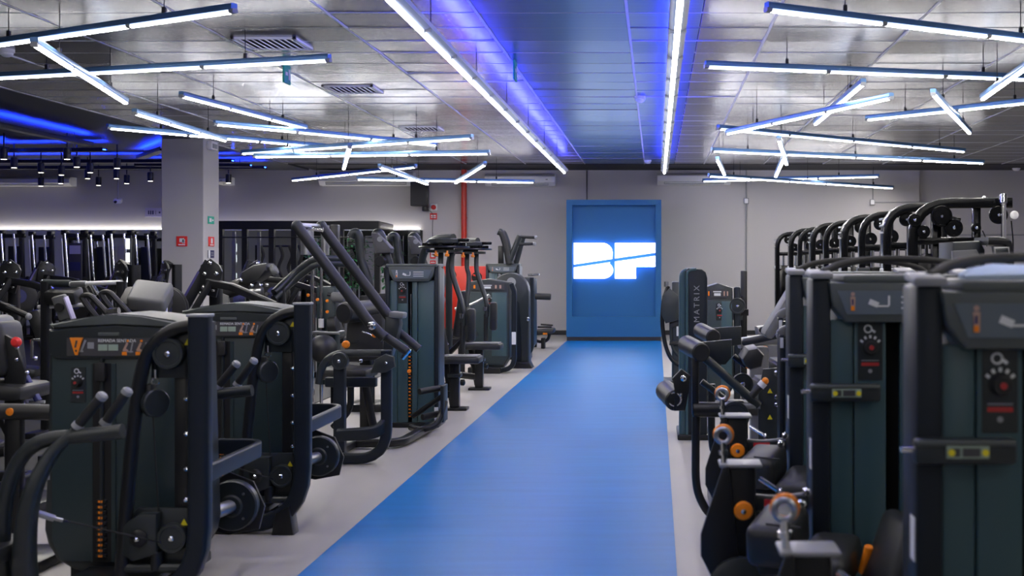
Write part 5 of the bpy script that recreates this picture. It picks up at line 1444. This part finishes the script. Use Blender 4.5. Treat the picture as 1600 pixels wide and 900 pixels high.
PMS = [(-5.95, 9.6, 'black plate-loaded machine with bolted gusset at the left, behind the nearest row machine'),
       (P(185, 0, 13.0).x, 13.0, 'black plate-loaded machine below the mirror racks, left of the column'),
       (P(400, 0, 14.2).x, 14.2, 'black plate-loaded machine before the left end of the steel rig'),
       (P(12, 0, 12.4).x, 12.4, 'black plate-loaded machine at the left edge under the mirror racks'),
       (P(475, 0, 16.5).x, 16.5, 'black plate-loaded machine below the long padded arms, farther back'),
       (P(70, 0, 15.4).x, 15.4, 'black plate-loaded machine deep at left in front of the second rack'),
       (P(255, 0, 16.5).x, 16.5, 'black plate-loaded machine right at the foot of the column')]
for k, (x, y, lab) in enumerate(PMS):
    o = dup(pm, loc=(x, y, 0), label=lab)
    o.rotation_euler.z = (.3, -.5, .7, .2, -.2, .5, -.7)[k]
# near-left machine with big plate and pads
pmn = plate_machine(-5.06, 8.6, 'near plate-loaded machine with navy-labelled weight disc at the left edge', 1.40, -1)
T = thing('preacher_bench', 'large pale grey tilted pad on a black stand, left of the column base', 'bench', (P(232, 0, 9.7).x, 9.7, 0))
q = P(235, 463, 9.7)
part('pad', B().box(q, (.30, .14, .26), (-.9, .12, .1), bev=.03, seg=3), 'vinyl_grey', T)
part('pad_side', B().box(q+V((-.06, .05, -.06)), (.38, .16, .24), (-.9, .12, .1), bev=.04), 'vinyl_pad', T)
for dx in (-.05, .11):
    part('leg', B().sweep(smooth([q+V((dx, .0, -.1)), q+V((dx+.02, -.05, -.3)), V((q.x+dx, 9.8, .05))]), .06, .04), 'steel' if dx > 0 else 'blue_black', T)
part('base', B().bx(q.x-.3, q.x+.3, 9.55, 10.2, 0, .07, bev=.01), 'black_metal', T)
part('seat', B().box((q.x-.1, 10.15, .6), (.4, .3, .1), bev=.035), 'vinyl_pad', T)
part('seat_post', B().bx(q.x-.14, q.x-.06, 10.1, 10.18, .05, .56), 'black_metal', T)

T = thing('dip_station', 'black stand with two sloping looped tube handles behind the nearest row machine', 'gym machine', (P(160, 0, 9.0).x, 9.0, 0))
Y = 9.0
q = lambda px, py, d=0: P(px, py, Y+d)
for a, d in (((130, 463), 0), ((160, 458), .25)):
    x, y = a
    part('loop_handle', B().sweep(smooth([q(x+28, y+42, d), q(x+2, y+8, d), q(x, y, d), q(x+10, y-1, d), q(x+22, y+10, d), q(x+48, y+40, d), q(x+60, y+70, d)]), .045, n=10), 'vinyl_pad', T)
part('collar', B().cyl(q(168, 488), q(186, 486), .03, n=10), 'chrome', T)
part('stand', B().bx(q(165, 0).x, q(180, 0).x, Y+.1, Y+.2, .04, 1.15, bev=.01), 'black_metal', T)
part('base', B().bx(q(110, 0).x, q(225, 0).x, Y-.1, Y+.4, 0, .06, bev=.01), 'black_metal', T)
part('side_post', B().bx(q(212, 0).x, q(222, 0).x, Y+.1, Y+.2, .04, 1.1, bev=.01), 'black_metal', T)

T = thing('bar_rack', 'black rack holding a level chrome bar above the nearest row machine', 'rack', (P(150, 0, 11.0).x, 11.0, 0))
Y = 11.0
q = lambda px, py, d=0: P(px, py, Y+d)
part('bar', B().cyl(q(108, 444), q(190, 441), .022, n=12), 'bar_white', T)
part('sleeve', B().cyl(q(112, 444), q(135, 443), .03, n=12), 'steel', T)
part('pad_bar', B().cyl(q(68, 442), q(110, 443), .035, n=12), 'graphite', T)
for px in (72, 190):
    part('upright', B().sweep([V((q(px, 0).x, Y, .03)), q(px, 440)], .08, .08), 'black_metal', T)
    part('foot', B().bx(q(px, 0).x-.06, q(px, 0).x+.06, Y-.3, Y+.3, 0, .06, bev=.01), 'black_metal', T)
part('strut', B().cyl(q(78, 442), q(90, 470), .022, n=10).cyl(q(145, 446), q(154, 460), .02, n=10), 'chrome', T)
part('lower_pad', B().box(q(100, 462), (.3, .2, .14), (.3, 0, 0), bev=.04), 'vinyl_pad', T)
part('lower_bar', B().cyl(q(60, 480), q(133, 476), .02, n=10), 'bar_white', T)

T = thing('wrist_console', 'small tilted grey console with selector dial on a post, left behind the nearest row machine', 'gym machine', (P(98, 0, 9.6).x, 9.6, 0))
q = P(98, 480, 9.6)
part('console', B().box(q, (.11, .06, .2), (.2, -.25, 0), bev=.015), 'vinyl_grey', T)
part('dial', B().cyl(q+V((-.005, -.06, .0)), q+V((-.005, -.03, .0)), .035, n=14), 'rubber', T)
part('edge', B().box(q+V((.062, -.01, -.01)), (.015, .07, .2), (.2, -.25, 0), bev=.004), 'sign_violet', T)
part('post', B().bx(q.x-.03, q.x+.03, 9.6, 9.66, 0, q.z-.05), 'black_metal', T)
part('base', B().bx(q.x-.15, q.x+.15, 9.5, 9.8, 0, .05), 'black_metal', T)

T = thing('incline_machine', 'black machine with a long dark roller and raised round-edged pad, right of the column', 'gym machine', (P(385, 0, 12.2).x, 12.2, 0))
Y = 12.2
q = lambda px, py, d=0: P(px, py, Y+d)
part('roller', B().cyl(q(345, 458), q(392, 444), .075, n=18, ch=.01), 'rubber', T)
part('pad', B().prism([(q(x, y).x, q(x, y).z) for x, y in ((376, 443), (382, 425), (400, 414), (420, 411), (424, 424), (408, 436), (392, 446))], 'xz', Y-.1, Y+.2, bev=.03), 'vinyl_pad', T)
part('pad_cap', B().cyl(q(424, 424, -.05), q(432, 420, -.05), .06, n=14, ch=.012), 'vinyl_grey', T)
part('top_bar', B().cyl(q(342, 448), q(378, 436), .014, n=8).cyl(q(376, 437), q(393, 446), .014, n=8), 'chrome', T)
for p in ((377, 438), (393, 446), (407, 446), (417, 445)):
    part('bolt_head', B().ball(q(*p, -.1), .022, n=8), 'chrome', T)
part('side_shield', B().prism([(q(x, y).x, q(x, y).z) for x, y in ((344, 470), (352, 458), (362, 462), (368, 500), (340, 500))], 'xz', Y-.1, Y-.07, bev=.006), 'vinyl_grey', T)
part('upright', B().bx(q(384, 0).x, q(402, 0).x, Y+.0, Y+.1, .05, q(0, 440).z, bev=.01), 'black_metal', T)
part('plate_stack', B().cyl(q(392, 456, -.02), q(410, 456, -.02), .05, n=14).cyl(q(392, 466, -.02), q(410, 466, -.02), .05, n=14).cyl(q(392, 476, -.02), q(410, 476, -.02), .05, n=14), 'steel', T)
part('base', B().bx(q(340, 0).x, q(425, 0).x, Y-.3, Y+.4, 0, .07, bev=.01), 'black_metal', T)
part('brace', B().sweep([q(345, 460, .1), V((q(360, 0).x, Y+.1, .05))], .07, .07), 'black_metal', T)

# double bent tube and pole stand behind the long arms
T = thing('cable_pole_machine', 'machine with chrome vertical pole, roller and bent black double tube behind the long arms', 'gym machine', (P(500, 0, 12.6).x, 12.6, 0))
Y = 12.6
q = lambda px, py, d=0: P(px, py, Y+d)
for dy in (0, 10):
    part('bent_tube', B().sweep(smooth([q(428, 457+dy, -.2), q(455, 432+dy), q(480, 412+dy), q(500, 404+dy*.8), q(545, 405+dy*.8, .2)]), .075, n=12), 'graphite', T)
part('pole', B().cyl(q(502, 418), q(502, 640), .017, n=12), 'chrome', T)
part('pole', B().cyl(q(488, 410, .3), q(488, 640, .3), .017, n=12), 'chrome', T)
part('rear_mast', B().bx(q(508, 0).x, q(520, 0).x, Y+.2, Y+.3, .05, q(0, 350).z, bev=.01), 'black_metal', T)
part('hose_tank', B().cyl(q(480, 398, .5), q(480, 360, .5), .07, n=14), 'steel', T)
part('hose_tank', B().cyl(q(508, 400, .5), q(508, 352, .5), .045, n=14), 'steel', T)
part('roller', B().cyl(q(518, 464), q(540, 466), .055, n=16, ch=.01), 'vinyl_grey', T)
part('roller_arm', B().cyl(q(512, 460), q(528, 463), .02, n=8), 'black_metal', T)
part('roller_tip', B().cyl(q(540, 466), q(546, 472), .018, n=8), 'black_metal', T)
part('weight_roll', B().cyl(q(514, 510), q(528, 508), .1, n=20, ch=.01), 'rubber', T)
part('bracket', B().bx(q(492, 0).x, q(535, 0).x, Y-.1, Y+.1, q(0, 522).z, q(0, 517).z, bev=.006), 'steel', T)
for (px, py) in ((482, 461), (512, 470), (512, 487), (497, 468)):
    part('orange_knob', B().lathe([(.01, 0), (.017, .01), (.017, .025), (0, .03)], q(px, py, -.12), n=12), 'orange', T)
part('gearbox', B().bx(q(492, 0).x, q(522, 0).x, Y+.05, Y+.25, .3, 1.35, bev=.02), 'teal_dark', T)
part('ball', B().ball(q(505, 545, -.2), .15, n=18), 'vinyl_pad', T)
part('collar', B().cyl(q(502, 512), q(502, 498), .03, n=12), 'white_plastic', T)
part('base', B().bx(q(450, 0).x, q(525, 0).x, Y-.3, Y+.4, 0, .06, bev=.01), 'black_metal', T)
part('tube_post', B().sweep([q(440, 450, -.1), V((q(455, 0).x, Y-.1, .04))], .07, .07), 'black_metal', T)
# weight plate on the rubber floor near the left edge, pads
T = thing('padded_bench', 'black padded bench with grey-edged backrest at the left edge', 'bench', (P(0, 0, 7.6).x-.1, 7.6, 0))
Y = 7.6
q = lambda px, py, d=0: P(px, py, Y+d)
part('backrest', B().box(q(4, 545), (.16, .3, .36), (0, -.12, 0), bev=.05, seg=3), 'vinyl_pad', T)
part('headrest', B().box(q(-2, 512), (.12, .26, .16), (0, -.2, 0), bev=.05, seg=3), 'vinyl_grey', T)
part('seat', B().box(q(8, 608), (.42, .4, .1), (0, .05, 0), bev=.035), 'vinyl_pad', T)
part('side_plate', B().prism([(q(x, y).x, q(x, y).z) for x, y in ((18, 520), (36, 530), (52, 580), (46, 640), (24, 640), (20, 580))], 'xz', Y-.1, Y-.07, bev=.006), 'black_metal', T)
part('support', B().bx(q(10, 0).x, q(30, 0).x, Y-.03, Y+.05, .04, 1.0, bev=.01), 'black_metal', T)
part('red_knob', B().lathe([(.014, 0), (.03, .02), (.034, .04), (.02, .06), (0, .062)], q(30, 534, -.1), n=14), 'sign_red', T)
part('lever', B().sweep([q(50, 531, -.12), q(50, 560, -.12)], .02, .012).cyl(q(50, 531, -.12), q(62, 531, -.12), .008, n=8), 'chrome', T)
part('accent_rail', B().sweep([q(40, 588), q(60, 626)], .05, .03), 'navy', T)
part('lower_rail', B().sweep([q(46, 628), q(70, 628)], .02, .02), 'cap_grey', T)
part('base', B().bx(q(-30, 0).x, q(70, 0).x, Y-.25, Y+.4, 0, .07, bev=.01), 'black_metal', T)
for p in ((42, 582), (26, 562), (26, 543), (55, 560)):
    bolt(T, q(*p, -.1), r=.014)
